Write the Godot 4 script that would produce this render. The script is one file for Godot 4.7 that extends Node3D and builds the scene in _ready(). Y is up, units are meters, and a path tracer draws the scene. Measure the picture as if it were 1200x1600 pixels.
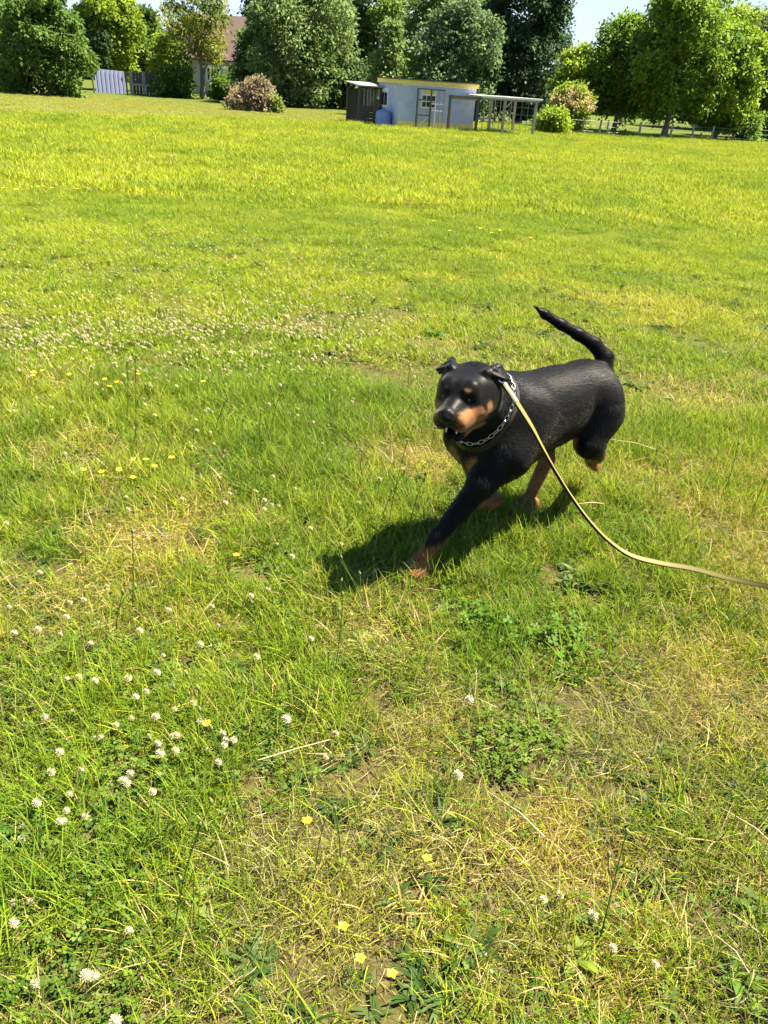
extends Node3D

# ---------------------------------------------------------------- mesh builder
class MB:
	var v := PackedVector3Array()
	var n := PackedVector3Array()
	var c := PackedColorArray()
	var i := PackedInt32Array()

	func vert(p: Vector3, nn: Vector3, col: Color) -> int:
		v.push_back(p); n.push_back(nn); c.push_back(col)
		return v.size() - 1

	func tri_i(a: int, b: int, d: int) -> void:
		var g: Vector3 = (v[d] - v[a]).cross(v[b] - v[a])
		if g.dot(n[a] + n[b] + n[d]) < 0.0:
			i.push_back(a); i.push_back(d); i.push_back(b)
		else:
			i.push_back(a); i.push_back(b); i.push_back(d)

	func quad(a: Vector3, b: Vector3, d: Vector3, e: Vector3, nn: Vector3, col: Color) -> void:
		var k := vert(a, nn, col)
		vert(b, nn, col); vert(d, nn, col); vert(e, nn, col)
		tri_i(k, k + 1, k + 2); tri_i(k, k + 2, k + 3)

	func box(x: Transform3D, s: Vector3, col := Color.WHITE, bev := 0.0) -> void:
		var h := s * 0.5
		for ax in 3:
			for sg in [-1.0, 1.0]:
				var nn := Vector3.ZERO; nn[ax] = sg
				var u := Vector3.ZERO; u[(ax + 1) % 3] = 1.0
				var w := Vector3.ZERO; w[(ax + 2) % 3] = 1.0
				var o: Vector3 = nn * h[ax]
				var hu: float = h[(ax + 1) % 3]
				var hw: float = h[(ax + 2) % 3]
				quad(x * (o - u * hu - w * hw), x * (o + u * hu - w * hw), x * (o + u * hu + w * hw), x * (o - u * hu + w * hw), (x.basis * nn).normalized(), col)

	func tube(pts: PackedVector3Array, rad: PackedFloat32Array, sides: int, col := Color.WHITE, cap := true) -> void:
		var up := Vector3(0.31, 0.2, 0.93)
		var first := v.size()
		for k in pts.size():
			var t: Vector3
			if k == 0: t = pts[1] - pts[0]
			elif k == pts.size() - 1: t = pts[k] - pts[k - 1]
			else: t = pts[k + 1] - pts[k - 1]
			t = t.normalized()
			var a := t.cross(up)
			if a.length() < 0.05: a = t.cross(Vector3(1, 0, 0))
			a = a.normalized()
			var b := t.cross(a)
			up = -b if false else up
			for s in sides:
				var an := TAU * s / sides
				var d := a * cos(an) + b * sin(an)
				vert(pts[k] + d * rad[k], d, col)
		for k in pts.size() - 1:
			for s in sides:
				var p := first + k * sides + s
				var q := first + k * sides + (s + 1) % sides
				tri_i(p, q, p + sides); tri_i(q, q + sides, p + sides)
		if cap:
			for e in [0, pts.size() - 1]:
				var tt: Vector3 = (pts[0] - pts[1]) if e == 0 else (pts[e] - pts[e - 1])
				tt = tt.normalized()
				var m := vert(pts[e] + tt * rad[e] * 0.3, tt, col)
				var base := v.size()
				for s in sides:
					vert(v[first + e * sides + s], tt, col)
				for s in sides:
					tri_i(m, base + s, base + (s + 1) % sides)

	func ball(o: Vector3, r: Vector3, seg: int, rings: int, col: Color, bump := 0.0, rg: RandomNumberGenerator = null) -> void:
		var first := v.size()
		for j in rings + 1:
			var th := PI * j / rings
			for s in seg:
				var ph := TAU * s / seg
				var d := Vector3(sin(th) * cos(ph), cos(th), sin(th) * sin(ph))
				var k := 1.0 + (bump * rg.randf_range(-1, 1) if rg else 0.0)
				vert(o + d * r * k, (d / r).normalized(), col)
		for j in rings:
			for s in seg:
				var p := first + j * seg + s
				var q := first + j * seg + (s + 1) % seg
				tri_i(p, q, p + seg); tri_i(q, q + seg, p + seg)

	# a grass blade or leaf: a folded strip from p in direction d that bends towards bend
	func blade(p: Vector3, d: Vector3, bend: Vector3, length: float, w: float, seg: int, c0: Color, c1: Color, shape := 0) -> void:
		var side := d.cross(bend)
		if side.length() < 0.01: side = d.cross(Vector3(0.3, 0.1, 1))
		side = side.normalized()
		var q := p
		var dir := d.normalized()
		var last := -1
		for k in seg + 1:
			var t := float(k) / seg
			var ww: float
			if shape == 0: ww = w * (1.0 - t * t) * 0.5
			else: ww = w * sin(PI * clampf(0.12 + 0.88 * t, 0, 1)) * 0.5
			var nn := side.cross(dir).normalized()
			if nn.y < 0: nn = -nn
			var col := c0.lerp(c1, t)
			if k == seg:
				var m := vert(q, nn, col)
				tri_i(last, last + 1, m)
			else:
				var m := vert(q - side * ww, nn, col)
				vert(q + side * ww, nn, col)
				if last >= 0:
					tri_i(last, last + 1, m); tri_i(last + 1, m + 1, m)
				last = m
			dir = (dir + bend * (1.0 / seg)).normalized()
			q += dir * length / seg

	func mesh(mat: Material) -> ArrayMesh:
		var arr := []
		arr.resize(Mesh.ARRAY_MAX)
		arr[Mesh.ARRAY_VERTEX] = v; arr[Mesh.ARRAY_NORMAL] = n; arr[Mesh.ARRAY_COLOR] = c; arr[Mesh.ARRAY_INDEX] = i
		var me := ArrayMesh.new()
		me.add_surface_from_arrays(Mesh.PRIMITIVE_TRIANGLES, arr)
		me.surface_set_material(0, mat)
		return me

# ---------------------------------------------------------------- naming helpers
var M := {}
var used := {}

func numbered(nm: String) -> String:
	if not used.has(nm):
		used[nm] = 0
		return nm
	used[nm] += 1
	return "%s_%03d" % [nm, used[nm]]

func tag(o: Node3D, label: String, category := "", group := "", kind := "") -> Node3D:
	if label: o.set_meta("label", label)
	if category: o.set_meta("category", category)
	if group: o.set_meta("group", group)
	if kind: o.set_meta("kind", kind)
	return o

func thing(nm: String, at: Vector3, label: String, category: String, group := "") -> Node3D:
	var o := Node3D.new()
	o.name = numbered(nm)
	o.position = at
	add_child(o)
	return tag(o, label, category, group)

func part(nm: String, mb: MB, mat: Material, parent: Node3D) -> MeshInstance3D:
	var o := MeshInstance3D.new()
	o.name = nm
	o.mesh = mb.mesh(mat)
	parent.add_child(o, true)
	return o

func many(nm: String, me: Mesh, where: Array, tint: Array, parent: Node) -> MultiMeshInstance3D:
	var mm := MultiMesh.new()
	mm.transform_format = MultiMesh.TRANSFORM_3D
	mm.use_colors = true
	mm.mesh = me
	mm.instance_count = where.size()
	for k in where.size():
		mm.set_instance_transform(k, where[k])
		mm.set_instance_color(k, tint[k])
	var o := MultiMeshInstance3D.new()
	o.name = nm
	o.multimesh = mm
	parent.add_child(o, true)
	o.set_meta("kind", "stuff")
	return o

func mat(nm: String, col: Color, rough: float, vcol := false, back := 0.0, spec := 0.5) -> StandardMaterial3D:
	var m := StandardMaterial3D.new()
	m.resource_name = nm
	m.albedo_color = col.linear_to_srgb()
	m.roughness = rough
	m.metallic_specular = spec
	m.vertex_color_use_as_albedo = vcol
	if back > 0.0:
		m.backlight_enabled = true
		m.backlight = Color(back, back, back).linear_to_srgb()
	M[nm] = m
	return m

func noise_tex(freq: float, sd: int, a: Color, b: Color, octaves := 4, size := 512) -> ImageTexture:
	var fn := FastNoiseLite.new()
	fn.seed = sd
	fn.frequency = freq
	fn.fractal_octaves = octaves
	var im := fn.get_seamless_image(size, size)
	var out := Image.create(size, size, false, Image.FORMAT_RGB8)
	for y in size:
		for x in size:
			out.set_pixel(x, y, a.lerp(b, im.get_pixel(x, y).r).linear_to_srgb())
	return ImageTexture.create_from_image(out)

func world_tex(m: StandardMaterial3D, t: Texture2D, scale: float) -> void:
	m.albedo_texture = t
	m.uv1_triplanar = true
	m.uv1_world_triplanar = true
	m.uv1_scale = Vector3.ONE * scale

var rng := RandomNumberGenerator.new()
var nz := FastNoiseLite.new()
var nz2 := FastNoiseLite.new()

func rr(a: float, b: float) -> float:
	return rng.randf_range(a, b)

# ---------------------------------------------------------------- scene
func _ready() -> void:
	rng.seed = 71
	nz.seed = 5; nz.frequency = 1.0; nz.fractal_octaves = 3
	nz2.seed = 9; nz2.frequency = 1.0; nz2.fractal_octaves = 2
	setting()
	materials()
	ground()
	far_buildings()
	shed()
	trees()
	fences()
	grass()
	meadow_plants()
	dog()

func setting() -> void:
	var cam := Camera3D.new()
	cam.name = "camera"
	cam.fov = 66.0
	cam.near = 0.05
	cam.far = 900.0
	cam.position = Vector3(0, 1.6, 0)
	var b := Basis(Vector3(1, 0, 0), deg_to_rad(-28.5))
	cam.basis = b * Basis(Vector3(0, 0, 1), deg_to_rad(4.0))
	cam.current = true
	add_child(cam)
	var sun := DirectionalLight3D.new()
	sun.name = "sun"
	sun.light_energy = 1.6
	sun.light_color = Color(1.0, 0.95, 0.86)
	sun.light_angular_distance = 0.55
	sun.shadow_enabled = true
	var to := Vector3(0.54, 1.0, -0.18).normalized()
	sun.basis = Basis.looking_at(-to, Vector3.UP)
	add_child(sun)
	var sky := ProceduralSkyMaterial.new()
	sky.sky_top_color = Color(0.30, 0.46, 0.70)
	sky.sky_horizon_color = Color(0.74, 0.81, 0.87)
	sky.sky_curve = 0.22
	sky.ground_horizon_color = Color(0.45, 0.50, 0.35)
	sky.ground_bottom_color = Color(0.25, 0.28, 0.12)
	sky.sky_energy_multiplier = 0.64
	var e := Environment.new()
	e.background_mode = Environment.BG_SKY
	e.sky = Sky.new()
	e.sky.sky_material = sky
	e.tonemap_mode = Environment.TONE_MAPPER_LINEAR
	e.tonemap_exposure = 5.4
	e.sdfgi_enabled = true
	e.ssao_enabled = true
	e.ssil_enabled = true
	var we := WorldEnvironment.new()
	we.name = "world_environment"
	we.environment = e
	add_child(we)

func materials() -> void:
	mat("grass", Color.WHITE, 0.6, true, 0.7, 0.2)
	mat("leaf", Color.WHITE, 0.55, true, 1.0, 0.28)
	mat("bark", Color(0.13, 0.10, 0.075), 0.9)
	world_tex(M.bark, noise_tex(0.03, 3, Color(0.07, 0.055, 0.04), Color(0.24, 0.20, 0.16)), 1.3)
	M.bark.albedo_color = Color.WHITE
	mat("petal", Color.WHITE, 0.6, true, 0.5)
	mat("soil", Color.WHITE, 0.95, true, 0.0, 0.2)
	world_tex(M.soil, noise_tex(0.05, 21, Color(0.35, 0.3, 0.25), Color(1, 1, 1), 5, 1024), 0.9)
	mat("render", Color.WHITE, 0.9, false, 0.0, 0.25)
	world_tex(M.render, noise_tex(0.012, 33, Color(0.31, 0.34, 0.44), Color(0.47, 0.50, 0.60)), 0.35)
	mat("yellow_paint", Color.WHITE, 0.8)
	world_tex(M.yellow_paint, noise_tex(0.02, 34, Color(0.55, 0.40, 0.08), Color(0.78, 0.63, 0.20)), 0.6)
	mat("dark_wood", Color.WHITE, 0.85)
	world_tex(M.dark_wood, noise_tex(0.03, 35, Color(0.03, 0.028, 0.026), Color(0.10, 0.085, 0.07)), 1.0)
	mat("grey_wood", Color.WHITE, 0.85)
	world_tex(M.grey_wood, noise_tex(0.03, 36, Color(0.14, 0.13, 0.115), Color(0.34, 0.31, 0.27)), 1.0)
	mat("brown_wood", Color(0.10, 0.06, 0.04), 0.8)
	mat("white_paint", Color(0.70, 0.70, 0.70), 0.6)
	mat("felt", Color(0.045, 0.047, 0.05), 0.9)
	mat("pale_sheet", Color(0.50, 0.52, 0.53), 0.5, false, 0.3)
	mat("glass", Color(0.02, 0.025, 0.03), 0.08)
	mat("blue_plastic", Color(0.13, 0.20, 0.44), 0.5)
	mat("metal_sheet", Color(0.07, 0.082, 0.125), 0.9, false, 0.0, 0.15)
	mat("wire", Color(0.22, 0.22, 0.22), 0.5)
	M.wire.metallic = 0.6
	mat("roof_tile", Color.WHITE, 0.85)
	world_tex(M.roof_tile, noise_tex(0.05, 41, Color(0.03, 0.019, 0.015), Color(0.085, 0.046, 0.033)), 0.5)
	mat("house_wall", Color(0.42, 0.39, 0.34), 0.9)
	mat("tan_wall", Color(0.45, 0.33, 0.22), 0.9)
	mat("chrome", Color(0.42, 0.42, 0.42), 0.3)
	M.chrome.metallic = 1.0

# dryness of the sward at a place: 0 lush, 1 straw
var dry_spots := [[-0.99, -2.55, 0.34], [0.15, -1.33, 0.33], [0.42, -1.27, 0.22], [1.02, -2.08, 0.24], [0.30, -1.75, 0.2], [-0.15, -1.18, 0.16], [-0.95, -2.05, 0.25], [0.12, -3.55, 0.3], [0.42, -5.2, 0.5], [0.75, -1.75, 0.25], [1.7, -5.0, 0.6], [0.05, -2.05, 0.15], [-0.40, -1.15, 0.14], [2.2, -7.0, 0.8], [1.55, -3.0, 0.25]]
var lush_spots := [[0.62, -2.1, 0.16], [0.36, -2.14, 0.14], [-0.51, -1.45, 0.3], [-0.85, -1.3, 0.3], [-0.72, -1.95, 0.3], [-0.25, -2.9, 0.35], [-1.44, -6.0, 0.7], [-2.6, -5.5, 0.7], [0.1, -2.9, 0.35], [-0.8, -4.6, 0.8], [0.6, -2.75, 0.35]]

func dryness(x: float, z: float) -> float:
	var d := 0.24 + 0.55 * nz.get_noise_2d(x * 1.3, z * 1.3) + 0.35 * nz2.get_noise_2d(x * 4.1, z * 4.1)
	var dist := -z
	d += 0.20 * clampf((2.4 - dist) / 1.2, 0, 1) + 0.10 * clampf(x * 0.8, -0.6, 0.8) * clampf((4.0 - dist) / 2.0, 0, 1)
	d -= 0.22 * clampf((dist - 2.8) / 4.0, 0, 1)
	for s in dry_spots:
		var q: float = ((x - s[0]) * (x - s[0]) + (z - s[1]) * (z - s[1])) / (s[2] * s[2])
		if q < 4.0: d += 0.5 * exp(-q)
	for s in lush_spots:
		var q: float = ((x - s[0]) * (x - s[0]) + (z - s[1]) * (z - s[1])) / (s[2] * s[2])
		if q < 4.0: d -= 0.5 * exp(-q)
	return clampf(d, 0.0, 1.0)

func sward(x: float, z: float, jitter := 1.0) -> Color:
	var d := dryness(x, z)
	var g := 0.5 + 0.9 * nz.get_noise_2d(x * 0.7 + 40, z * 0.7) + 0.5 * nz2.get_noise_2d(x * 3.0, z * 3.0 + 17) + jitter * rr(-0.25, 0.25)
	var dist := -z
	g += 0.35 * clampf((dist - 5.0) / 12.0, 0, 1)
	var green := Color(0.10, 0.175, 0.012).lerp(Color(0.245, 0.28, 0.012), clampf(g, 0, 1))
	var straw := Color(0.30, 0.235, 0.07).lerp(Color(0.44, 0.33, 0.13), rng.randf() if jitter > 0 else 0.5)
	var k := clampf(d * 1.1 - 0.45 + jitter * rr(-0.22, 0.22), 0, 1)
	return green.lerp(straw, k)

func mown(x: float, z: float) -> bool:
	# the closely cut lawn behind the meadow, left of the shed
	return z < -27.4 - (x + 12.95) * 0.96 and x < -1.9

func ground() -> void:
	var mb := MB.new()
	var rings := []
	var d := 0.0
	while d < 450.0:
		rings.append(d)
		d += maxf(0.12, d * 0.06)
	var seg := 96
	var idx := []
	for r in rings.size():
		for s in seg:
			var an := TAU * s / seg
			var p := Vector3(cos(an) * rings[r], 0, sin(an) * rings[r] )
			p.y = 0.012 * nz.get_noise_2d(p.x * 0.9, p.z * 0.9) * clampf(rings[r], 0, 1)
			var near := Color(0.085, 0.078, 0.03)
			var far := sward(p.x, p.z, 0.0) * 0.5
			if mown(p.x, p.z): far = Color(0.17, 0.175, 0.055)
			if p.z < -40.0: far = Color(0.09, 0.12, 0.02)
			mb.vert(p, Vector3.UP, near.lerp(far, clampf((rings[r] - 3.0) / 8.0, 0, 1)))
	for r in rings.size() - 1:
		for s in seg:
			var a := r * seg + s
			var b := r * seg + (s + 1) % seg
			mb.tri_i(a, b, a + seg); mb.tri_i(b, b + seg, a + seg)
	var o := part("ground", mb, M.soil, self)
	tag(o, "meadow soil and thatch under the grass", "", "", "structure")

# ---------------------------------------------------------------- grass
func blades(mb: MB, n: int, rad: float, l0: float, l1: float, w0: float, w1: float, lean0: float, lean1: float, curl: float, seg: int, ca: Color, cb: Color, dry: float, flat := false, lift := 0.0) -> void:
	for k in n:
		var a := rng.randf() * TAU
		var r := minf(absf(rng.randfn()) * 0.55, 1.15) * rad if k % 3 == 0 else sqrt(rng.randf()) * rad
		var p := Vector3(cos(a) * r, rr(0.0, lift), sin(a) * r)
		var h := rng.randf() * TAU
		var lean := deg_to_rad(rr(lean0, lean1))
		var d := Vector3(cos(h) * sin(lean), cos(lean), sin(h) * sin(lean))
		var h2 := h + rr(-0.8, 0.8)
		var bend := Vector3(cos(h2), -0.55, sin(h2)) * curl * rr(0.2, 1.0)
		if flat: bend = Vector3(cos(h2 + 1.2), rr(-0.25, 0.15), sin(h2 + 1.2)) * curl
		var f := rr(0.6, 1.4)
		var c := ca.lerp(cb, rng.randf()) * f
		if rng.randf() < dry: c = Color(0.24, 0.175, 0.06).lerp(Color(0.43, 0.34, 0.15), rng.randf()) * rr(0.75, 1.1)
		var tip := c.lerp(Color(c.r * 1.45, c.g * 1.2, c.b * 1.4), rr(0.0, 0.7))
		mb.blade(p, d, bend, rr(l0, l1), rr(w0, w1), seg, c, tip)

func place(x: float, z: float, s: float, y := 0.0) -> Transform3D:
	var b := Basis(Vector3.UP, rng.randf() * TAU)
	b = Basis(Vector3(rr(-1, 1), 0, rr(-1, 1)).normalized(), rr(0, 0.22)) * b
	return Transform3D(b.scaled(Vector3.ONE * s), Vector3(x, y, z))

func grass() -> void:
	var root := Node3D.new()
	root.name = "meadow_grass"
	add_child(root)
	tag(root, "uneven sunlit meadow grass, green and straw coloured", "grass", "", "stuff")
	var near := []
	var midg := []
	var farg := []
	var g0 := Color(0.065, 0.125, 0.010)
	var g1 := Color(0.155, 0.215, 0.014)
	var y0 := Color(0.145, 0.175, 0.012)
	var y1 := Color(0.24, 0.26, 0.02)
	for cls in 4:
		var row := []
		var rowm := []
		var rowf := []
		var dd: float = cls / 3.0
		var ca := g0.lerp(y0, dd)
		var cb := g1.lerp(y1, minf(1.0, dd * 0.8 + 0.2))
		for k in 4:
			var mb := MB.new()
			blades(mb, int(lerpf(170, 70, dd)), 0.095, 0.025, 0.075, 0.0016, 0.0029, 8, 62, 1.5, 3, ca, cb, 0.04 + 0.34 * dd)
			blades(mb, int(lerpf(48, 10, dd)), 0.08, 0.06, 0.13, 0.0018, 0.0032, 4, 36, 0.9, 4, ca, cb, 0.06 + 0.3 * dd)
			blades(mb, int(lerpf(150, 230, dd)), 0.10, 0.012, 0.040, 0.0014, 0.0025, 0, 62, 1.6, 2, ca.lerp(y0, 0.5), cb, 0.03 + 0.25 * dd)
			blades(mb, int(lerpf(8, 110, dd)), 0.11, 0.03, 0.085, 0.0012, 0.0022, 62, 88, 1.5, 4, Color(0.25, 0.185, 0.065), Color(0.47, 0.37, 0.175), 0.0, true, 0.02)
			blades(mb, 34, 0.105, 0.03, 0.08, 0.0012, 0.0024, 74, 90, 1.5, 3, Color(0.17, 0.13, 0.05), Color(0.36, 0.28, 0.13), 0.0, true, 0.008)
			row.append(mb.mesh(M.grass))
			var mm := MB.new()
			blades(mm, 600, 0.28, 0.02, 0.095, 0.0026, 0.0046, 4, 60, 1.0, 3, Color(0.10, 0.165, 0.012).lerp(y0, dd), Color(0.23, 0.28, 0.016), 0.07 + 0.28 * dd)
			rowm.append(mm.mesh(M.grass))
			var mf := MB.new()
			blades(mf, 520, 0.66, 0.06, 0.15, 0.007, 0.011, 4, 52, 0.8, 2, Color(0.125, 0.19, 0.012).lerp(y0, dd), Color(0.26, 0.30, 0.018), 0.06 + 0.18 * dd)
			rowf.append(mf.mesh(M.grass))
		near.append(row); midg.append(rowm); farg.append(rowf)
	var sow := func(nm: String, meshes: Array, per: float, d0: float, d1: float, fn: Callable) -> void:
		var where := []
		var tint := []
		for q in 16:
			where.append([]); tint.append([])
		var area := 0.60 * (d1 * d1 - d0 * d0) + 2.2 * (d1 - d0)
		for k in int(area * per):
			# uniform over the trapezoid of meadow that can be seen
			var d := sqrt(d0 * d0 + rng.randf() * (d1 * d1 - d0 * d0))
			var half := 0.60 * d + 1.1
			var x := rr(-half, half)
			var z := -d
			var got: Array = fn.call(x, z)
			if got.is_empty(): continue
			var cls := clampi(int(floor((dryness(x, z) + rr(-0.14, 0.14)) * 4.0)), 0, 3)
			var q := cls * 4 + rng.randi() % 4
			where[q].append(place(x, z, got[0]))
			var g := 0.5 + 0.9 * nz.get_noise_2d(x * 0.7 + 40, z * 0.7) + 0.6 * nz2.get_noise_2d(x * 0.16, z * 0.16 + 5) + 0.6 * nz2.get_noise_2d(x * 3.0, z * 3.0 + 17) + rr(-0.4, 0.4)
			var t := Color(0.78, 0.94, 1.0).lerp(Color(1.32, 1.28, 1.25), clampf(g, 0, 1))
			if got.size() > 1: t = got[1]
			tint[q].append(t)
		for q in 16:
			if where[q].size(): many(nm, meshes[q / 4][q % 4], where[q], tint[q], root)
	sow.call("near_turf", near, 140.0, 0.5, 4.4, func(x, z):
		var q := nz2.get_noise_2d(x * 5.0 + 9, z * 5.0) + 0.5 * nz.get_noise_2d(x * 2.2, z * 2.2 + 31)
		if q < -1.0: return []
		return [rr(0.8, 1.25) * (1.05 + 0.3 * maxf(q, -0.3))])
	sow.call("knee_high_grass", midg, 22.0, 3.7, 13.0, func(x, z):
		return [rr(0.6, 1.2)])
	sow.call("far_grass", farg, 7.0, 11.8, 48.0, func(x, z):
		if mown(x, z):
			return [rr(0.42, 0.6), Color(1.15, 1.05, 2.6)]
		return [rr(0.7, 1.15)])

func trefoil(mb: MB, at: Vector3, r: float, tiltv: Vector3, col: Color) -> void:
	var nn := (Vector3.UP + tiltv).normalized()
	var a := nn.cross(Vector3(0.2, 0.1, 1)).normalized()
	var b := nn.cross(a)
	var a0 := rng.randf() * TAU
	for k in 3:
		var an := a0 + TAU * k / 3.0
		var d := a * cos(an) + b * sin(an)
		var s := nn.cross(d)
		var p0 := at
		var l1 := at + d * r * 0.55 + s * r * 0.42 + nn * r * 0.12
		var l2 := at + d * r * 0.55 - s * r * 0.42 + nn * r * 0.12
		var e1 := at + d * r * 0.98 + s * r * 0.26 + nn * r * 0.05
		var e2 := at + d * r * 0.98 - s * r * 0.26 + nn * r * 0.05
		var mid := at + d * r * 0.9
		var q := mb.vert(p0, nn, col)
		mb.vert(l1, nn, col); mb.vert(e1, nn, col); mb.vert(mid, nn, col * 1.25); mb.vert(e2, nn, col); mb.vert(l2, nn, col)
		mb.tri_i(q, q + 1, q + 2); mb.tri_i(q, q + 2, q + 3); mb.tri_i(q, q + 3, q + 4); mb.tri_i(q, q + 4, q + 5)

func clover_head_mesh(pink: float) -> ArrayMesh:
	var mb := MB.new()
	var r := 0.0105
	mb.ball(Vector3(0, 0, 0), Vector3(r * 0.75, r * 0.7, r * 0.75), 8, 5, Color(0.42, 0.46, 0.24))
	for k in 46:
		var y := 1.0 - 1.75 * (k + 0.5) / 46.0
		var a := k * 2.39996
		var h := sqrt(maxf(0.0, 1.0 - y * y))
		var d := Vector3(cos(a) * h, y, sin(a) * h)
		var base := Color(0.40, 0.365, 0.255).lerp(Color(0.62, 0.42, 0.26), pink * clampf(0.9 - y, 0, 1))
		if y < -0.35: base = base.lerp(Color(0.52, 0.36, 0.2), 0.7 * rng.randf())
		var out := (d + Vector3(0, 0.35, 0)).normalized()
		mb.blade(d * r * 0.45, out, Vector3(0, 0.15, 0), r * rr(0.75, 1.0), r * 0.38, 2, base * 0.92, base, 1)
	return mb.mesh(M.petal)

func stem_tube(h: float, lean: Vector3, r: float, col: Color, bow := 0.35) -> MB:
	var mb := MB.new()
	var pts := PackedVector3Array()
	var rad := PackedFloat32Array()
	for k in 6:
		var t := k / 5.0
		pts.push_back(Vector3(lean.x * (t * (1 - bow) + t * t * bow), h * t, lean.z * (t * (1 - bow) + t * t * bow)))
		rad.push_back(r * (1.0 - 0.35 * t))
	mb.tube(pts, rad, 5, col)
	return mb

func flower_at(nm: String, proto: Node3D, at: Vector3, label: String, category: String, group: String, s := 1.0) -> void:
	var o: Node3D = proto.duplicate()
	o.name = numbered(nm)
	add_child(o)
	o.position = at
	o.basis = (Basis(Vector3(rr(-1, 1), 0, rr(-1, 1)).normalized(), rr(0, 0.3)) * Basis(Vector3.UP, rng.randf() * TAU)).scaled(Vector3.ONE * s)
	tag(o, label, category, group)

func make_clover(h: float, pink: float) -> Node3D:
	var o := Node3D.new()
	var lean := Vector3(rr(-0.02, 0.02), 0, rr(-0.02, 0.02))
	part("stem", stem_tube(h, lean, 0.0012, Color(0.10, 0.16, 0.03)), M.grass, o)
	var m := MeshInstance3D.new()
	m.name = "flower_head"
	m.mesh = clover_head_mesh(pink)
	m.position = lean + Vector3(0, h + 0.005, 0)
	o.add_child(m)
	return o

func make_yellow(h: float, r: float, petals: int, col: Color) -> Node3D:
	var o := Node3D.new()
	part("stem", stem_tube(h, Vector3(0.01, 0, 0.006), 0.0011, Color(0.10, 0.17, 0.03)), M.grass, o)
	var mb := MB.new()
	for k in petals:
		var a := TAU * k / petals + rr(-0.1, 0.1)
		var d := Vector3(cos(a), rr(0.25, 0.5), sin(a)).normalized()
		mb.blade(Vector3(0.01, h, 0.006), d, Vector3(0, -0.2, 0), r * rr(0.9, 1.1), r * (0.75 if petals < 8 else 0.32), 3, col, col * 1.1, 1)
	mb.ball(Vector3(0.01, h + 0.002, 0.006), Vector3(r, r * 0.7, r) * 0.22, 7, 4, Color(0.75, 0.42, 0.02))
	part("petals", mb, M.petal, o)
	return o

func make_bud_stem(h: float, branches: int) -> Node3D:
	var o := Node3D.new()
	var lean := Vector3(rr(-0.07, 0.07), 0, rr(-0.07, 0.07))
	var col := Color(0.10, 0.165, 0.035)
	part("stem", stem_tube(h, lean, 0.0015, col, 0.6), M.grass, o)
	var tips := [lean + Vector3(0, h, 0)]
	for b in branches:
		var t := rr(0.45, 0.75)
		var from := Vector3(lean.x * (t * 0.4 + t * t * 0.6), h * t, lean.z * (t * 0.4 + t * t * 0.6))
		var to := from + Vector3(rr(-0.05, 0.05), h * rr(0.25, 0.45), rr(-0.05, 0.05))
		var mb := MB.new()
		mb.tube(PackedVector3Array([from, from.lerp(to, 0.5) + Vector3(0.004, 0.0, 0.004), to]), PackedFloat32Array([0.0012, 0.001, 0.0009]), 5, col)
		part("branch", mb, M.grass, o)
		tips.append(to)
	for t in tips:
		var mb := MB.new()
		mb.ball(t + Vector3(0, 0.004, 0), Vector3(0.0036, 0.0065, 0.0036), 7, 5, Color(0.20, 0.24, 0.09))
		for k in 5:
			mb.blade(t + Vector3(0, 0.008, 0), Vector3(cos(k * 1.26) * 0.35, 1, sin(k * 1.26) * 0.35).normalized(), Vector3(0, 0.1, 0), 0.006, 0.0018, 2, Color(0.45, 0.45, 0.2), Color(0.6, 0.58, 0.32))
		part("bud", mb, M.grass, o)
	return o

func make_rosette(nm: String, at: Vector3, n: int, length: float, w: float, lift: float, col: Color, label: String, lobed := false) -> void:
	var o := thing(nm, at, label, "plant")
	n += 5
	for k in n:
		var a := TAU * k / n * 1.0 + rr(-0.5, 0.5)
		var mb := MB.new()
		var l := length * 0.58 * rr(0.5, 1.25)
		var d := Vector3(cos(a), lift * rr(0.2, 1.3), sin(a)).normalized()
		var side := d.cross(Vector3.UP).normalized()
		var f := rr(0.8, 1.25)
		var seg := 9
		var q := Vector3(0, 0.012, 0)
		var dir := d
		var last := -1
		var drop := rr(0.5, 1.2)
		for s in seg + 1:
			var t := float(s) / seg
			var ww: float = w * 0.62 * (sin(PI * pow(t, 1.25) * 0.97 + 0.07)) * 0.5 * rr(0.75, 1.15)
			if lobed and s % 2 == 1: ww *= 0.45
			var nn := side.cross(dir).normalized()
			if nn.y < 0: nn = -nn
			var cc := Color(col.r * 1.25, col.g, col.b * 0.55) * f
			var m := mb.vert(q - side * ww + nn * ww * 0.35, nn, cc)
			mb.vert(q, nn, cc * 1.35)
			mb.vert(q + side * ww + nn * ww * 0.35, nn, cc)
			if last >= 0:
				mb.tri_i(last, last + 1, m); mb.tri_i(last + 1, m + 1, m)
				mb.tri_i(last + 1, last + 2, m + 1); mb.tri_i(last + 2, m + 2, m + 1)
			last = m
			dir = (dir + Vector3(rr(-0.04, 0.04), -drop / seg, rr(-0.04, 0.04))).normalized()
			q += dir * l / seg
		part("leaf", mb, M.leaf, o)

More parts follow.
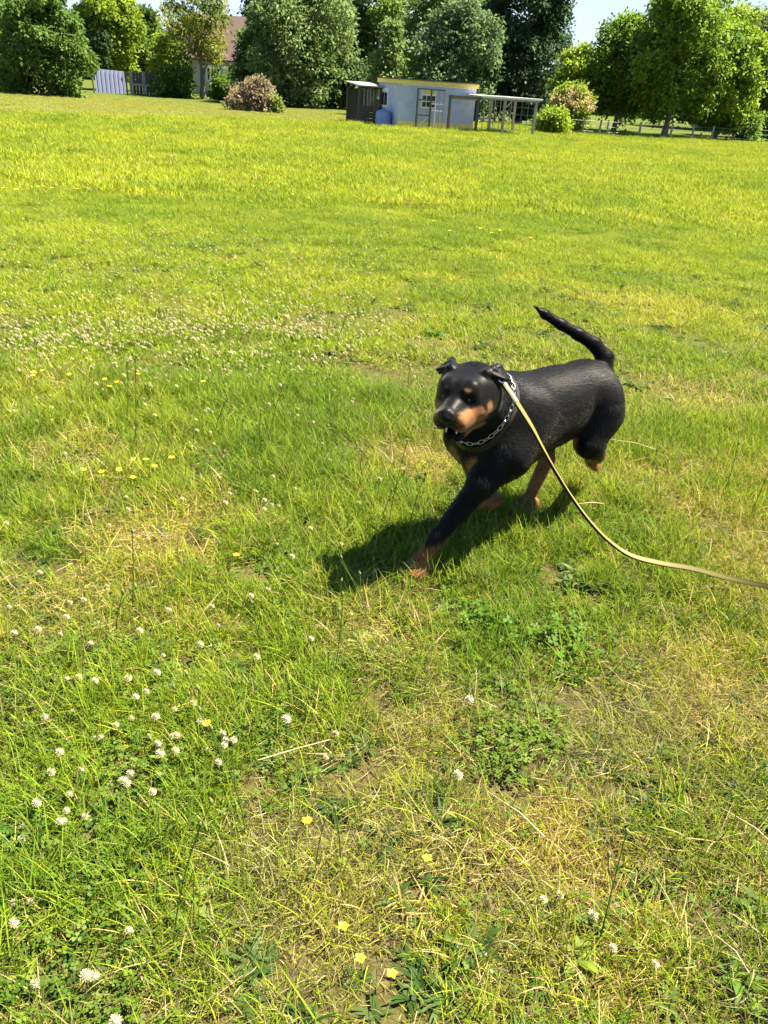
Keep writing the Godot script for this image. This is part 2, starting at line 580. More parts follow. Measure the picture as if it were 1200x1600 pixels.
func meadow_plants() -> void:
	rng.seed = 402
	# clover leaves and small broad leaves woven through the sward
	var cl := Node3D.new()
	cl.name = "clover_leaves"
	add_child(cl)
	tag(cl, "small three part clover leaves woven through the grass", "clover", "", "stuff")
	var heads := [[-0.62, -1.52, 0.30], [-0.70, -1.15, 0.22], [-0.55, -0.9, 0.25], [-0.80, -1.9, 0.35], [0.55, -1.0, 0.3], [-0.35, -1.5, 0.25], [0.66, -2.1, 0.15], [-1.6, -4.9, 1.1], [-0.9, -5.2, 0.9], [-0.35, -2.8, 0.4], [0.30, -2.05, 0.3], [0.4, -1.62, 0.15]]
	for v in 4:
		var mb := MB.new()
		for k in 9:
			var a := rng.randf() * TAU
			var r := sqrt(rng.randf()) * 0.06
			var h := rr(0.012, 0.04)
			var f := rr(0.8, 1.25)
			var p := Vector3(cos(a) * r, h, sin(a) * r)
			trefoil(mb, p, rr(0.0055, 0.0105), Vector3(rr(-0.5, 0.5), 0, rr(-0.5, 0.5)), Color(f, f, f))
			mb.tube(PackedVector3Array([Vector3(p.x * 0.6, 0, p.z * 0.6), p]), PackedFloat32Array([0.0007, 0.0006]), 3, Color(f, f, f), false)
		var me := mb.mesh(M.leaf)
		var where := []
		var tint := []
		for k in 230:
			var x: float
			var z: float
			if k % 3 > 0:
				var s: Array = heads[rng.randi() % heads.size()]
				x = s[0] + rng.randfn() * s[2] * 0.6
				z = s[1] + rng.randfn() * s[2] * 0.6
			else:
				z = -sqrt(rr(0.3, 30.0))
				x = rr(-1, 1) * (0.6 * -z + 0.6)
				if dryness(x, z) > 0.5: continue
			where.append(place(x, z, rr(0.8, 1.3)))
			tint.append(Color(0.065, 0.14, 0.014).lerp(Color(0.13, 0.20, 0.022), rng.randf()))
		many("clover_patch", me, where, tint, cl)
	var bl := Node3D.new()
	bl.name = "broad_leaf_weeds"
	add_child(bl)
	tag(bl, "scattered low plantain and hawkbit leaves among the grass", "weeds", "", "stuff")
	for v in 5:
		var mb := MB.new()
		for k in 12:
			var a := TAU * k / 12.0 + rr(-0.5, 0.5)
			var f := rr(0.8, 1.2)
			mb.blade(Vector3(0, 0.01, 0), Vector3(cos(a), rr(0.25, 0.9), sin(a)).normalized(), Vector3(rr(-0.3, 0.3), -0.7, rr(-0.3, 0.3)), rr(0.025, 0.085), rr(0.008, 0.017), 5, Color(f, f, f), Color(f, f, f) * 1.1, 1)
		var me := mb.mesh(M.leaf)
		var where := []
		var tint := []
		for k in 620:
			var z := -sqrt(rr(0.5, 80.0)) if k % 2 else -sqrt(rr(0.5, 12.0))
			var x := rr(-1, 1) * (0.6 * -z + 0.6)
			if nz.get_noise_2d(x * 1.7 + 70, z * 1.7) < rr(-0.3, 0.15): continue
			where.append(place(x, z, rr(0.45, 1.0) * (1.0 + 0.12 * maxf(0.0, -z - 2.5))))
			tint.append(Color(0.03, 0.075, 0.012).lerp(Color(0.11, 0.17, 0.035), pow(rng.randf(), 1.5)))
		many("weed_leaves", me, where, tint, bl)
	# single plants
	var g1 := Color(0.055, 0.13, 0.03)
	var g2 := Color(0.17, 0.24, 0.11)
	make_rosette("grey_leaf_rosette", Vector3(-0.05, 0.0, -2.03), 9, 0.13, 0.03, 0.45, g2, "pale grey-green lobed leaf rosette in front of the dog's shadow", true)
	make_rosette("hawkbit_rosette", Vector3(0.40, 0.0, -1.66), 10, 0.11, 0.024, 0.7, Color(0.09, 0.15, 0.05), "dark narrow-leaved rosette in dry grass below the dog's front paw", true)
	make_rosette("hawkbit_rosette", Vector3(-0.51, 0.0, -1.48), 9, 0.12, 0.034, 0.8, Color(0.10, 0.19, 0.04), "bright broad-leaved rosette amid the white clover flowers at left")
	make_rosette("hawkbit_rosette", Vector3(-0.36, 0.0, -1.07), 9, 0.11, 0.036, 0.7, Color(0.12, 0.20, 0.07), "pale leaf rosette at the foot of the tall branching stem, lower left")
	make_rosette("hawkbit_rosette", Vector3(-0.80, 0.0, -1.24), 8, 0.13, 0.03, 1.0, Color(0.04, 0.12, 0.035), "dark green leafy clump at the left picture edge beside white clover")
	make_rosette("hawkbit_rosette", Vector3(-0.25, 0.0, -3.74), 9, 0.15, 0.035, 0.8, Color(0.035, 0.10, 0.03), "small dark weed clump left of the dog's head")
	make_rosette("hawkbit_rosette", Vector3(0.28, 0.0, -5.69), 10, 0.20, 0.05, 0.9, Color(0.05, 0.13, 0.05), "dark weed clump behind and above the dog's head")
	make_rosette("hawkbit_rosette", Vector3(1.12, 0.0, -3.02), 9, 0.11, 0.03, 0.7, Color(0.045, 0.11, 0.035), "dark low weed to the right of the dog's hind legs")
	make_rosette("hawkbit_rosette", Vector3(-1.10, 0.0, -4.35), 10, 0.15, 0.04, 0.7, Color(0.14, 0.20, 0.11), "grey-green weed clump in the meadow left of the dog")
	make_rosette("hawkbit_rosette", Vector3(0.47, 0.0, -1.02), 9, 0.10, 0.03, 0.9, Color(0.11, 0.20, 0.04), "bright leafy weed beside pink clover at lower right")
	make_rosette("hawkbit_rosette", Vector3(0.80, 0.0, -1.00), 8, 0.10, 0.035, 0.8, Color(0.05, 0.12, 0.03), "dark broad-leaved weed in the lower right corner")
	make_rosette("hawkbit_rosette", Vector3(0.23, 0.0, -1.03), 9, 0.09, 0.03, 0.6, Color(0.05, 0.115, 0.03), "dark toothed rosette under the curled stem at bottom centre", true)
	make_rosette("hawkbit_rosette", Vector3(0.05, 0.0, -2.75), 10, 0.12, 0.03, 0.9, Color(0.05, 0.13, 0.035), "leafy foot of the tall bud stems beside the dog's shadow")
	# a leafy bright clover stand
	for sp in [[0.62, -2.1, "bright green clover stand on the right below the leash"], [0.36, -2.14, "bright green leafy stand below the dog's chest"]]:
		var o := thing("clover_plant", Vector3(sp[0], 0, sp[1]), sp[2], "plant")
		for k in 26:
			var mb := MB.new()
			var p := Vector3(rng.randfn() * 0.055, rr(0.05, 0.085), rng.randfn() * 0.055)
			var f := rr(0.85, 1.25)
			trefoil(mb, p, rr(0.014, 0.021), Vector3(rr(-0.5, 0.5), 0, rr(-0.5, 0.5)), Color(0.07, 0.15, 0.012) * f)
			mb.tube(PackedVector3Array([Vector3(p.x * 0.5, 0, p.z * 0.5), p]), PackedFloat32Array([0.0009, 0.0007]), 4, Color(0.07, 0.16, 0.03), false)
			part("leaf", mb, M.leaf, o)
	# white clover flowers
	var protos := []
	for k in 5:
		protos.append(make_clover(rr(0.05, 0.085), [0.0, 0.15, 0.4, 0.8, 0.2][k]))
	var beds := [
		[46, -0.64, -1.54, 0.20, 0.14, "white clover flower in the loose drift at the lower left", "white clover flowers at lower left"],
		[11, -0.74, -1.18, 0.06, 0.09, "white clover flower by the dark leaves at the left edge", "clover flowers by the left edge"],
		[5, -0.56, -0.88, 0.10, 0.05, "large white clover flower in the bottom left corner", "clover flowers in the bottom left corner"],
		[20, -0.72, -1.98, 0.30, 0.18, "small white clover flower in green turf left of the dog's shadow", "clover flowers left of the shadow"],
		[20, -0.55, -2.75, 0.30, 0.22, "white clover flower between the dry patch and the dog's shadow", "clover flowers behind the dry patch"],
		[26, -1.45, -3.5, 0.55, 0.40, "white clover flower in the thin grass at far left", "clover flowers in the thin grass"],
		[5, 0.55, -1.08, 0.10, 0.09, "faded pinkish clover flower in the lower right turf", "faded clover flowers at lower right"],
	]
	for b in beds:
		for k in b[0]:
			var pr: Node3D = protos[3 if b[1] > 0.4 else rng.randi() % 5]
			flower_at("clover_flower", pr, Vector3(b[1] + rng.randfn() * b[3], rr(-0.01, 0.0), b[2] + rng.randfn() * b[4]), b[5], "flower", b[6], rr(0.55, 0.95))
	for s in [[-0.22, -1.58, "single white clover flower below the dog's shadow tip"], [0.22, -1.43, "lone pale clover flower in dry grass at bottom centre"], [0.27, -1.69, "pale spent clover head between two dark rosettes"]]:
		flower_at("clover_flower", protos[0], Vector3(s[0], 0, s[1]), s[2], "flower", "", 1.1)
	# the dense far drift of white clover: nobody could count it
	var drift_w := []
	var drift_t := []
	for k in 3400:
		var u := rng.randf()
		var x := -2.6 + 2.4 * u + rng.randfn() * 0.4
		var z := -4.75 - 0.8 * u + rng.randfn() * 0.42
		if nz2.get_noise_2d(x * 2.0, z * 2.0) < rr(-0.5, 0.1): continue
		if k % 2 == 0:
			z = -6.9 + rng.randfn() * 1.5; x = rr(-0.62, -0.02) * -z
		drift_w.append(place(x, z, rr(0.5, 0.95), rr(0.04, 0.09)))
		drift_t.append(Color(1.0, 0.98, 0.85) * rr(0.8, 1.35))
	var dr := many("clover_flower_drift", clover_head_mesh(0.2), drift_w, drift_t, self)
	tag(dr, "dense band of white clover flowers across the left of the meadow", "flowers", "", "stuff")
	# yellow flowers
	var cup := make_yellow(0.07, 0.012, 5, Color(0.85, 0.55, 0.01))
	var hawk := make_yellow(0.10, 0.014, 13, Color(0.85, 0.42, 0.01))
	for s in [[-0.02, -1.03, "bright yellow five-petalled flower at the bottom centre"], [0.08, -0.94, "yellow flower at the bottom edge right of centre"], [0.15, -1.21, "single yellow flower in the turf above the curled stem"], [0.02, -0.97, "small yellow flower between two larger ones at bottom"]]:
		flower_at("yellow_flower", cup, Vector3(s[0], 0, s[1]), s[2], "flower", "", 1.0)
	for k in 8:
		flower_at("yellow_flower", cup, Vector3(-1.02 + rng.randfn() * 0.13, 0.02, -2.97 + rng.randfn() * 0.08), "yellow flower in the small bunch above the dry patch at left", "flower", "yellow flowers above the dry patch", 1.2)
	for k in 7:
		flower_at("yellow_flower", cup, Vector3(1.05 + rng.randfn() * 0.35, 0.05, -9.4 + rng.randfn() * 0.3), "yellow flower in the far bunch above the dog's tail", "flower", "yellow flowers beyond the dog", 1.9)
	for k in 8:
		flower_at("yellow_flower", cup, Vector3(-4.6 + rng.randfn() * 0.3, 0.06, -10.6 + rng.randfn() * 0.3), "yellow flower in the distant bunch on the left of the meadow", "flower", "distant yellow flowers at left", 2.2)
	for s in [[-0.45, -1.60, "orange-yellow flower beside the lower left white clover"], [-0.12, -1.27, "small orange flower above the tall branching stem"], [-0.52, -2.42, "orange flower head left of the dog's shadow"]]:
		flower_at("orange_flower", hawk, Vector3(s[0], -0.03, s[1]), s[2], "flower", "", 1.0)
	for k in 9:
		flower_at("orange_flower", hawk, Vector3(-1.55 + rng.randfn() * 0.35, 0.0, -4.05 + rng.randfn() * 0.07), "orange flower in the row below the clover drift at left", "flower", "orange flowers below the clover drift", 1.1)
	# tall thin stems with closed buds
	var stems := []
	for k in 5:
		stems.append(make_bud_stem([0.20, 0.26, 0.32, 0.24, 0.18][k], [0, 1, 2, 0, 1][k]))
	var named := [
		[-0.37, -0.98, 2, 1.1, "tallest branching bud stem at the bottom left"], [-0.10, -1.18, 0, 1.1, "slender bud stem left of the dry patch at bottom centre"],
		[-0.30, -1.75, 1, 1.2, "bent bud stem in the middle of the left turf"], [-0.12, -1.85, 2, 1.0, "bud stem just left of the grey rosette"],
		[0.52, -1.05, 1, 1.3, "tall bud stem at lower right beside pink clover"], [0.0, -2.05, 2, 1.0, "bud stem rising out of the grey rosette"],
		[0.02, -2.78, 2, 1.2, "tallest bud stem in the group before the dog's chest"], [-0.06, -2.80, 1, 1.3, "left bud stem of the group before the dog's chest"], [0.10, -2.76, 3, 1.2, "right bud stem of the group before the dog's chest"],
		[0.30, -2.45, 3, 0.7, "low bud stem crossing the dog's front paw"], [-0.02, -2.30, 0, 0.8, "bud stem at the tip of the dog's shadow"], [0.42, -2.72, 1, 0.6, "pale bud stem in the dog's shadow below the folded paw"], [0.55, -2.76, 3, 0.7, "bud stem in the dog's shadow under the belly"],
		[0.78, -1.45, 0, 1.0, "thin stem in the dry grass at right below the leash"],
	]
	for s in named:
		flower_at("bud_stem", stems[s[2]], Vector3(s[0], 0, s[1]), s[4], "plant", "", s[3])
	var zones := [
		[22, -0.62, -0.25, 3.0, 6.5, "thin bud stem standing in the left part of the meadow", "bud stems on the left"],
		[18, -0.25, 0.05, 2.6, 5.2, "thin bud stem standing left of the dog's head", "bud stems left of the dog"],
		[16, 0.0, 0.30, 4.2, 9.0, "thin bud stem standing in the meadow behind the dog's tail", "bud stems behind the dog"],
		[14, 0.32, 0.58, 2.8, 8.0, "thin bud stem standing in the meadow right of the dog", "bud stems right of the dog"],
		[8, -0.45, 0.0, 1.2, 2.3, "thin bud stem in the near turf among the clover", "bud stems in the near turf"],
	]
	for q in zones:
		for k in q[0]:
			var z := -rr(q[3], q[4])
			flower_at("bud_stem", stems[rng.randi() % 5], Vector3(rr(q[1], q[2]) * -z, 0, z), q[5], "plant", q[6], rr(0.8, 1.4))
	# the curled nodding stem
	var cs := thing("curled_stem", Vector3(0.27, 0.02, -0.99), "pale curled stem with two nodding buds at bottom centre", "plant")
	var mb2 := MB.new()
	var pts := PackedVector3Array()
	var rad := PackedFloat32Array()
	for k in 12:
		var a := PI * k / 11.0
		pts.push_back(Vector3(0.035 - 0.035 * cos(PI - a) * 1.0, 0.02 + 0.055 * sin(a), -0.01 * k / 11.0))
		rad.push_back(0.0015)
	mb2.tube(pts, rad, 6, Color(0.22, 0.30, 0.12))
	part("stem", mb2, M.grass, cs)
	for p in [pts[11], pts[11] + Vector3(0.012, -0.01, 0.03)]:
		var bb := MB.new()
		bb.ball(p, Vector3(0.005, 0.006, 0.005), 8, 6, Color(0.28, 0.36, 0.2))
		part("bud", bb, M.grass, cs)
	# dead stalks lying on the turf
	var st := [[[-0.28, 0.05, -1.47], [-0.10, 0.06, -1.55], "dry pale stalk lying across the turf at centre left"], [[0.44, 0.04, -1.30], [0.31, 0.05, -1.42], "dry straw stalk in the dry patch right of centre"], [[0.80, 0.07, -0.98], [0.76, 0.05, -1.08], "grey dry twig near the lower right corner"], [[0.95, 0.06, -3.05], [0.80, 0.1, -2.95], "bent dry grass stalk right of the dog's hind paw"], [[1.35, 0.06, -3.7], [1.1, 0.09, -3.72], "dry grass stalk lying behind the leash"], [[1.0, 0.05, -1.30], [0.9, 0.05, -1.42], "dry stalk in the mossy turf at the right edge"]]
	for s in st:
		var a := Vector3(s[0][0], s[0][1], s[0][2])
		var b := Vector3(s[1][0], s[1][1], s[1][2])
		var o := thing("dry_stalk", a, s[2], "stalk")
		var mb := MB.new()
		mb.tube(PackedVector3Array([Vector3.ZERO, (b - a) * 0.5 + Vector3(0.008, 0.012, 0.006), b - a]), PackedFloat32Array([0.0018, 0.0015, 0.0009]), 6, Color(0.55, 0.46, 0.30))
		part("stalk", mb, M.grass, o)
	for p in protos + stems + [cup, hawk]:
		p.free()

# ---------------------------------------------------------------- trees
var clumps := []

func leaf_clumps() -> void:
	for v in 4:
		var mb := MB.new()
		for k in 15:
			var d := Vector3(rng.randfn(), rng.randfn() * 0.8, rng.randfn()).normalized()
			var p := d * rr(0.05, 0.30)
			var up := Vector3(rr(-1, 1), rr(0.1, 1.2), rr(-1, 1)).normalized()
			var a := d.cross(up).normalized()
			var l := rr(0.13, 0.23)
			var w := l * 0.6
			var dd := (d + Vector3(0, rr(-0.7, 0.1), 0)).normalized()
			var s := dd.cross(up).normalized()
			var nn := s.cross(dd).normalized()
			if nn.y < 0: nn = -nn
			var f := rr(0.75, 1.3)
			var c := Color(f * rr(0.9, 1.15), f, f)
			var q := mb.vert(p, nn, c)
			mb.vert(p + dd * l * 0.5 + s * w * 0.5 + nn * w * 0.1, nn, c); mb.vert(p + dd * l * 0.5 - s * w * 0.5 + nn * w * 0.1, nn, c); mb.vert(p + dd * l - nn * w * 0.2, nn, c)
			mb.tri_i(q, q + 1, q + 2); mb.tri_i(q + 1, q + 3, q + 2)
		clumps.append(mb.mesh(M.leaf))

# shape: r(t) of the crown between base and top
func profile(kind: String, t: float) -> float:
	match kind:
		"cone": return lerpf(1.0, 0.08, t) * clampf(t * 6.0 + 0.4, 0, 1)
		"dome": return sqrt(maxf(0.0, 1.0 - pow(t, 2.2))) * clampf(t * 5.0 + 0.72, 0, 1)
		"column": return pow(maxf(0.0, sin(PI * (0.12 + 0.86 * t))), 0.5)
		_: return pow(maxf(0.0, sin(PI * (0.10 + 0.88 * t))), 0.65)

func tree(nm: String, at: Vector3, h: float, base: float, rad: float, kind: String, lobes: int, per: int, c0: Color, c1: Color, label: String, category := "tree", trunk_r := 0.14, sd := 1, size := 1.0, group := "") -> Node3D:
	rng.seed = 1000 + sd
	var o := thing(nm, at, label, category, group)
	var where := [[], [], [], []]
	var tint := [[], [], [], []]
	var centres := []
	var lobe_r := rad * (0.48 if lobes < 16 else 0.39)
	for k in lobes:
		var t := (k + rr(0.1, 0.9)) / lobes
		var pr := profile(kind, t) * rad
		var a := k * 2.4 + rr(-0.5, 0.5)
		var lr := lobe_r * rr(0.65, 1.2) * clampf(0.45 + pr / rad * 0.6, 0.3, 1.0)
		var rr_ := maxf(0.0, pr - lr * 0.75) * sqrt(rr(0.35, 1.0))
		var y := lerpf(base, h, t)
		y = clampf(y, base + lr * 0.3, h - lr * 0.75)
		centres.append([Vector3(cos(a) * rr_, y, sin(a) * rr_), lr])
	var trunk := MB.new()
	var limbs := MB.new()
	var bend := Vector3(rr(-0.15, 0.15), 0, rr(-0.15, 0.15)) * rad * 0.5
	var th := lerpf(base, h, 0.55)
	if kind == "dome" or kind == "bush": th = h * 0.5
	var tp := PackedVector3Array()
	var tr := PackedFloat32Array()
	for k in 7:
		var t := k / 6.0
		tp.push_back(Vector3(bend.x * t * t + 0.05 * sin(t * 5.0), th * t - 0.05, bend.z * t * t))
		tr.push_back(trunk_r * (1.0 - 0.65 * t) * (1.35 if k == 0 else 1.0))
	trunk.tube(tp, tr, 9)
	part("trunk", trunk, M.bark, o)
	for k in centres.size():
		if k % 2 == 1 and centres.size() > 14: continue
		var ce: Vector3 = centres[k][0]
		var t := clampf((ce.y - rad * 0.35) / th * 0.85, 0.25, 0.97)
		var from := Vector3(bend.x * t * t + 0.05 * sin(t * 5.0), th * t - 0.05, bend.z * t * t)
		var mid := from.lerp(ce, 0.5) + Vector3(rr(-0.1, 0.1), rr(-0.05, 0.2), rr(-0.1, 0.1))
		limbs.tube(PackedVector3Array([from, mid, ce]), PackedFloat32Array([trunk_r * 0.45 * (1.2 - t), trunk_r * 0.3 * (1.2 - t), trunk_r * 0.08]), 6)
	part("limbs", limbs, M.bark, o)
	for ce in centres:
		var lr: float = ce[1]
		var lobe_tone := rr(-0.42, 0.42)
		var n := int(per * pow(lr / lobe_r, 2.0))
		for k in n:
			var d := Vector3(rng.randfn(), rng.randfn(), rng.randfn()).normalized()
			if d.y < -0.35 and rng.randf() < 0.6: d.y = -d.y
			var wob := 1.0 + 0.35 * nz.get_noise_3d(d.x * 1.6 + ce[0].x, d.y * 1.6 + ce[0].y, d.z * 1.6 + ce[0].z)
			var p: Vector3 = ce[0] + d * lr * wob * (rr(0.72, 1.08) if rng.randf() < 0.85 else rr(0.3, 0.7)) * Vector3(1, 0.85, 1)
			if p.y < 0.05: continue
			if nz.get_noise_3d(p.x * 0.75 + at.x, p.y * 0.75, p.z * 0.75 + at.z) < -0.13: continue
			if rng.randf() < 0.05: p += d * lr * rr(0.1, 0.35)
			var v := rng.randi() % 4
			var b := Basis(Vector3.UP, rng.randf() * TAU) * Basis(Vector3(1, 0, 0), rr(-0.7, 0.7))
			where[v].append(Transform3D(b.scaled(Vector3.ONE * size * rr(0.7, 1.25)), p))
			tint[v].append(c0.lerp(c1, clampf(0.5 + lobe_tone + rr(-0.45, 0.45), 0, 1)) * 1.5)
	var crown := Node3D.new()
	crown.name = "crown"
	o.add_child(crown)
	for v in 4:
		many("foliage", clumps[v], where[v], tint[v], crown)
	return o

func conifer(nm: String, at: Vector3, h: float, rad: float, label: String, sd: int) -> void:
	tree(nm, at, h, 0.6, rad, "cone", 34, 60, Color(0.012, 0.028, 0.014), Color(0.03, 0.055, 0.025), label, "tree", 0.2, sd, 1.3)

func trees() -> void:
	leaf_clumps()
	var mid0 := Color(0.055, 0.105, 0.016)
	var mid1 := Color(0.11, 0.18, 0.025)
	var lim0 := Color(0.11, 0.165, 0.014)
	var lim1 := Color(0.19, 0.25, 0.02)
	var dk0 := Color(0.026, 0.055, 0.018)
	var dk1 := Color(0.06, 0.105, 0.036)
	var sil0 := Color(0.065, 0.115, 0.03)
	var sil1 := Color(0.13, 0.185, 0.06)
	# left side
	tree("light_shrub", Vector3(-20.6, 0, -44.6), 2.5, 0.0, 1.25, "dome", 9, 130, lim0, lim1, "pale green shrub cut off by the left picture edge", "shrub", 0.05, 1)
	tree("broad_bush_tree", Vector3(-18.1, 0, -44.1), 5.1, 0.0, 2.15, "dome", 22, 190, mid0, Color(0.085, 0.15, 0.03), "large dense rounded bush tree near the left edge, leaves down to the lawn", "tree", 0.14, 2)
	tree("lime_tree", Vector3(-20.4, 0, -60.2), 7.0, 1.0, 2.4, "round", 20, 170, lim0, lim1, "bright yellow-green tree behind the blue metal sheet", "tree", 0.16, 3, 1.15)
	tree("dark_tree", Vector3(-20.6, 0, -58.5), 4.4, 1.4, 1.1, "round", 7, 120, dk0, dk1, "dark leaved small tree in front of the yellow-green tree", "tree", 0.08, 4)
	tree("tall_tree", Vector3(-28.5, 0, -62.0), 9.5, 1.0, 4.2, "round", 24, 170, mid0, lim0, "tall green tree at the far left behind the rounded bush", "tree", 0.25, 5, 1.3)
	tree("yard_tree", Vector3(-19.0, 0, -63.5), 5.2, 0.6, 1.6, "round", 12, 130, dk0, mid1, "dark green tree left of the fruit tree behind the grey fence", "tree", 0.1, 6, 1.1)
	tree("fruit_tree", Vector3(-13.2, 0, -55.6), 6.6, 1.9, 2.45, "round", 17, 50, Color(0.06, 0.10, 0.014), Color(0.16, 0.17, 0.025), "sparse fruit tree with a visible trunk and yellowing leaves", "tree", 0.16, 7, 1.05)
	tree("garden_shrub", Vector3(-14.8, 0, -54.9), 1.6, 0.0, 1.35, "dome", 9, 110, mid0, Color(0.07, 0.13, 0.02), "low dark green shrub at the left foot of the fruit tree", "shrub", 0.05, 8)
	tree("garden_shrub", Vector3(-15.8, 0, -57.0), 3.4, 0.0, 1.2, "dome", 9, 110, lim0, lim1, "light green upright shrub left behind the fruit tree", "shrub", 0.05, 9)
	tree("garden_shrub", Vector3(-12.1, 0, -56.8), 1.3, 0.0, 0.8, "dome", 6, 90, mid0, mid1, "small green shrub just right of the fruit tree trunk", "shrub", 0.05, 10)
	tree("withered_bush", Vector3(-7.5, 0, -42.4), 1.36, 0.0, 1.18, "dome", 10, 120, Color(0.12, 0.098, 0.055), Color(0.22, 0.18, 0.105), "withered brown bush on the mown lawn left of the shed", "bush", 0.06, 11, 0.75)
	tree("bramble", Vector3(-6.6, 0, -42.1), 0.7, 0.0, 0.42, "dome", 5, 90, lim0, Color(0.16, 0.19, 0.05), "green shoots on the right flank of the withered bush", "bush", 0.03, 12, 0.7)
	tree("silver_tree", Vector3(-6.9, 0, -53.9), 7.0, 0.1, 3.6, "round", 30, 200, sil0, sil1, "big silvery green tree behind the withered bush", "tree", 0.2, 13, 1.05)
	tree("silver_tree", Vector3(-9.7, 0, -55.2), 4.0, 0.1, 1.8, "dome", 12, 150, dk0, mid1, "dark green tree between the house porch and the silvery tree", "tree", 0.12, 14)
	# centre, behind the shed
	tree("dark_hedge", Vector3(-4.0, 0, -55.5), 2.6, 0.0, 1.9, "dome", 10, 130, dk0, dk1, "dark shaded hedge between the silvery tree and the shed", "hedge", 0.08, 15)
	tree("pointed_tree", Vector3(-1.3, 0, -46.8), 4.3, 0.2, 1.8, "cone", 18, 130, Color(0.07, 0.115, 0.03), Color(0.13, 0.19, 0.05), "light green tree with a pointed crown right behind the shed roof", "tree", 0.1, 16)
	tree("bluish_tree", Vector3(2.3, 0, -47.3), 5.6, 0.3, 2.6, "round", 22, 180, Color(0.045, 0.085, 0.03), Color(0.10, 0.16, 0.06), "round green tree rising above the right end of the shed", "tree", 0.16, 17)
	tree("dark_oak", Vector3(5.9, 0, -49.6), 8.6, 0.4, 2.5, "column", 30, 190, dk0, Color(0.045, 0.085, 0.035), "tall very dark tree standing against the gap of open sky", "tree", 0.25, 18, 1.1)
	tree("dark_oak", Vector3(8.3, 0, -47.4), 3.9, 0.2, 1.2, "round", 9, 130, lim0, lim1, "light green young tree at the right foot of the tall dark tree", "tree", 0.1, 19)
	tree("back_tree", Vector3(-8.0, 0, -69.0), 9.4, 1.0, 3.6, "round", 20, 170, mid0, lim0, "tall tree in the back row behind the big silvery green tree", "tree", 0.25, 20, 1.4)
	tree("back_tree", Vector3(-3.0, 0, -68.0), 9.8, 1.0, 3.6, "round", 20, 170, dk0, mid1, "tall mid green tree in the back row above the dark hedge", "tree", 0.25, 21, 1.4)
	tree("back_tree", Vector3(2.2, 0, -65.0), 9.4, 1.0, 3.6, "round", 20, 170, mid0, mid1, "tall mid green tree in the back row above the shed", "tree", 0.25, 22, 1.4)
	conifer("dark_conifer", Vector3(-14.4, 0, -82.0), 11.0, 3.0, "dark conifer top beyond the red roofed house", 23)
	conifer("dark_conifer", Vector3(-6.0, 0, -86.0), 13.5, 3.6, "dark conifer in the back row at the top of the picture", 24)
	conifer("dark_conifer", Vector3(6.5, 0, -84.0), 12.8, 3.4, "dark conifer just left of the tall dark tree", 25)
	# right side
	tree("walnut_tree", Vector3(10.9, 0, -47.6), 5.3, 0.85, 2.1, "round", 22, 170, Color(0.055, 0.11, 0.014), Color(0.13, 0.205, 0.018), "leafy green tree at the left of the right-hand group", "tree", 0.13, 26)
	tree("walnut_tree", Vector3(12.9, 0, -45.0), 7.4, 0.9, 2.6, "round", 28, 190, Color(0.055, 0.11, 0.014), Color(0.14, 0.215, 0.018), "tallest green tree in the middle of the right-hand group", "tree", 0.15, 27)
	tree("walnut_tree", Vector3(15.9, 0, -46.3), 5.3, 0.6, 2.05, "round", 20, 170, Color(0.075, 0.135, 0.014), Color(0.16, 0.235, 0.018), "bright sunlit tree on the right of the right-hand group", "tree", 0.13, 28)
	tree("maple_tree", Vector3(21.0, 0, -53.6), 6.4, 1.5, 2.7, "round", 20, 120, dk0, Color(0.15, 0.19, 0.016), "dark tree with yellow lit edges at the far right", "tree", 0.2, 29, 1.05)
	tree("back_tree", Vector3(22.5, 0, -66.0), 7.6, 1.0, 4.2, "round", 22, 170, lim0, lim1, "pale yellow-green tree in the back behind the far right tree", "tree", 0.25, 30, 1.4)
	tree("back_tree", Vector3(29.5, 0, -66.0), 7.4, 1.0, 4.0, "round", 18, 150, lim0, mid1, "pale green tree in the back at the right picture edge", "tree", 0.25, 31, 1.4)
	tree("flowering_shrub", Vector3(7.6, 0, -42.8), 2.1, 0.0, 1.1, "dome", 13, 60, lim0, lim1, "shrub with cream yellow blossom at the end of the pergola", "shrub", 0.05, 32, 0.9)
	var fs: Node3D = get_node("flowering_shrub")
	var w := []
	var tn := []
	for k in 260:
		var d := Vector3(rng.randfn(), absf(rng.randfn()) + 0.2, rng.randfn()).normalized()
		w.append(Transform3D(Basis(Vector3.UP, rng.randf() * TAU).scaled(Vector3.ONE * rr(0.35, 0.6)), Vector3(0, 0.95, 0) + d * Vector3(1.1, 1.05, 1.1) * rr(0.8, 1.05)))
		tn.append(Color(0.42, 0.34, 0.11).lerp(Color(0.50, 0.43, 0.22), rng.randf()))
	many("blossom", clumps[0], w, tn, fs)
	tree("roadside_shrub", Vector3(6.4, 0, -40.0), 0.95, 0.0, 0.8, "dome", 10, 60, lim0, lim1, "low light green shrub in front of the blossoming shrub", "shrub", 0.04, 33, 0.8)
	tree("roadside_shrub", Vector3(17.6, 0, -46.3), 1.2, 0.0, 0.9, "dome", 7, 90, mid0, mid1, "small green shrub at the far right under the maple", "shrub", 0.04, 34, 0.8)
	tree("roadside_shrub", Vector3(19.8, 0, -48.4), 1.5, 0.0, 1.0, "dome", 7, 90, mid0, lim1, "light green shrub at the right picture edge", "shrub", 0.04, 35, 0.8)
	# the far belt of woods that closes the view
	rng.seed = 77
	var ww := [[], [], [], []]
	var tt := [[], [], [], []]
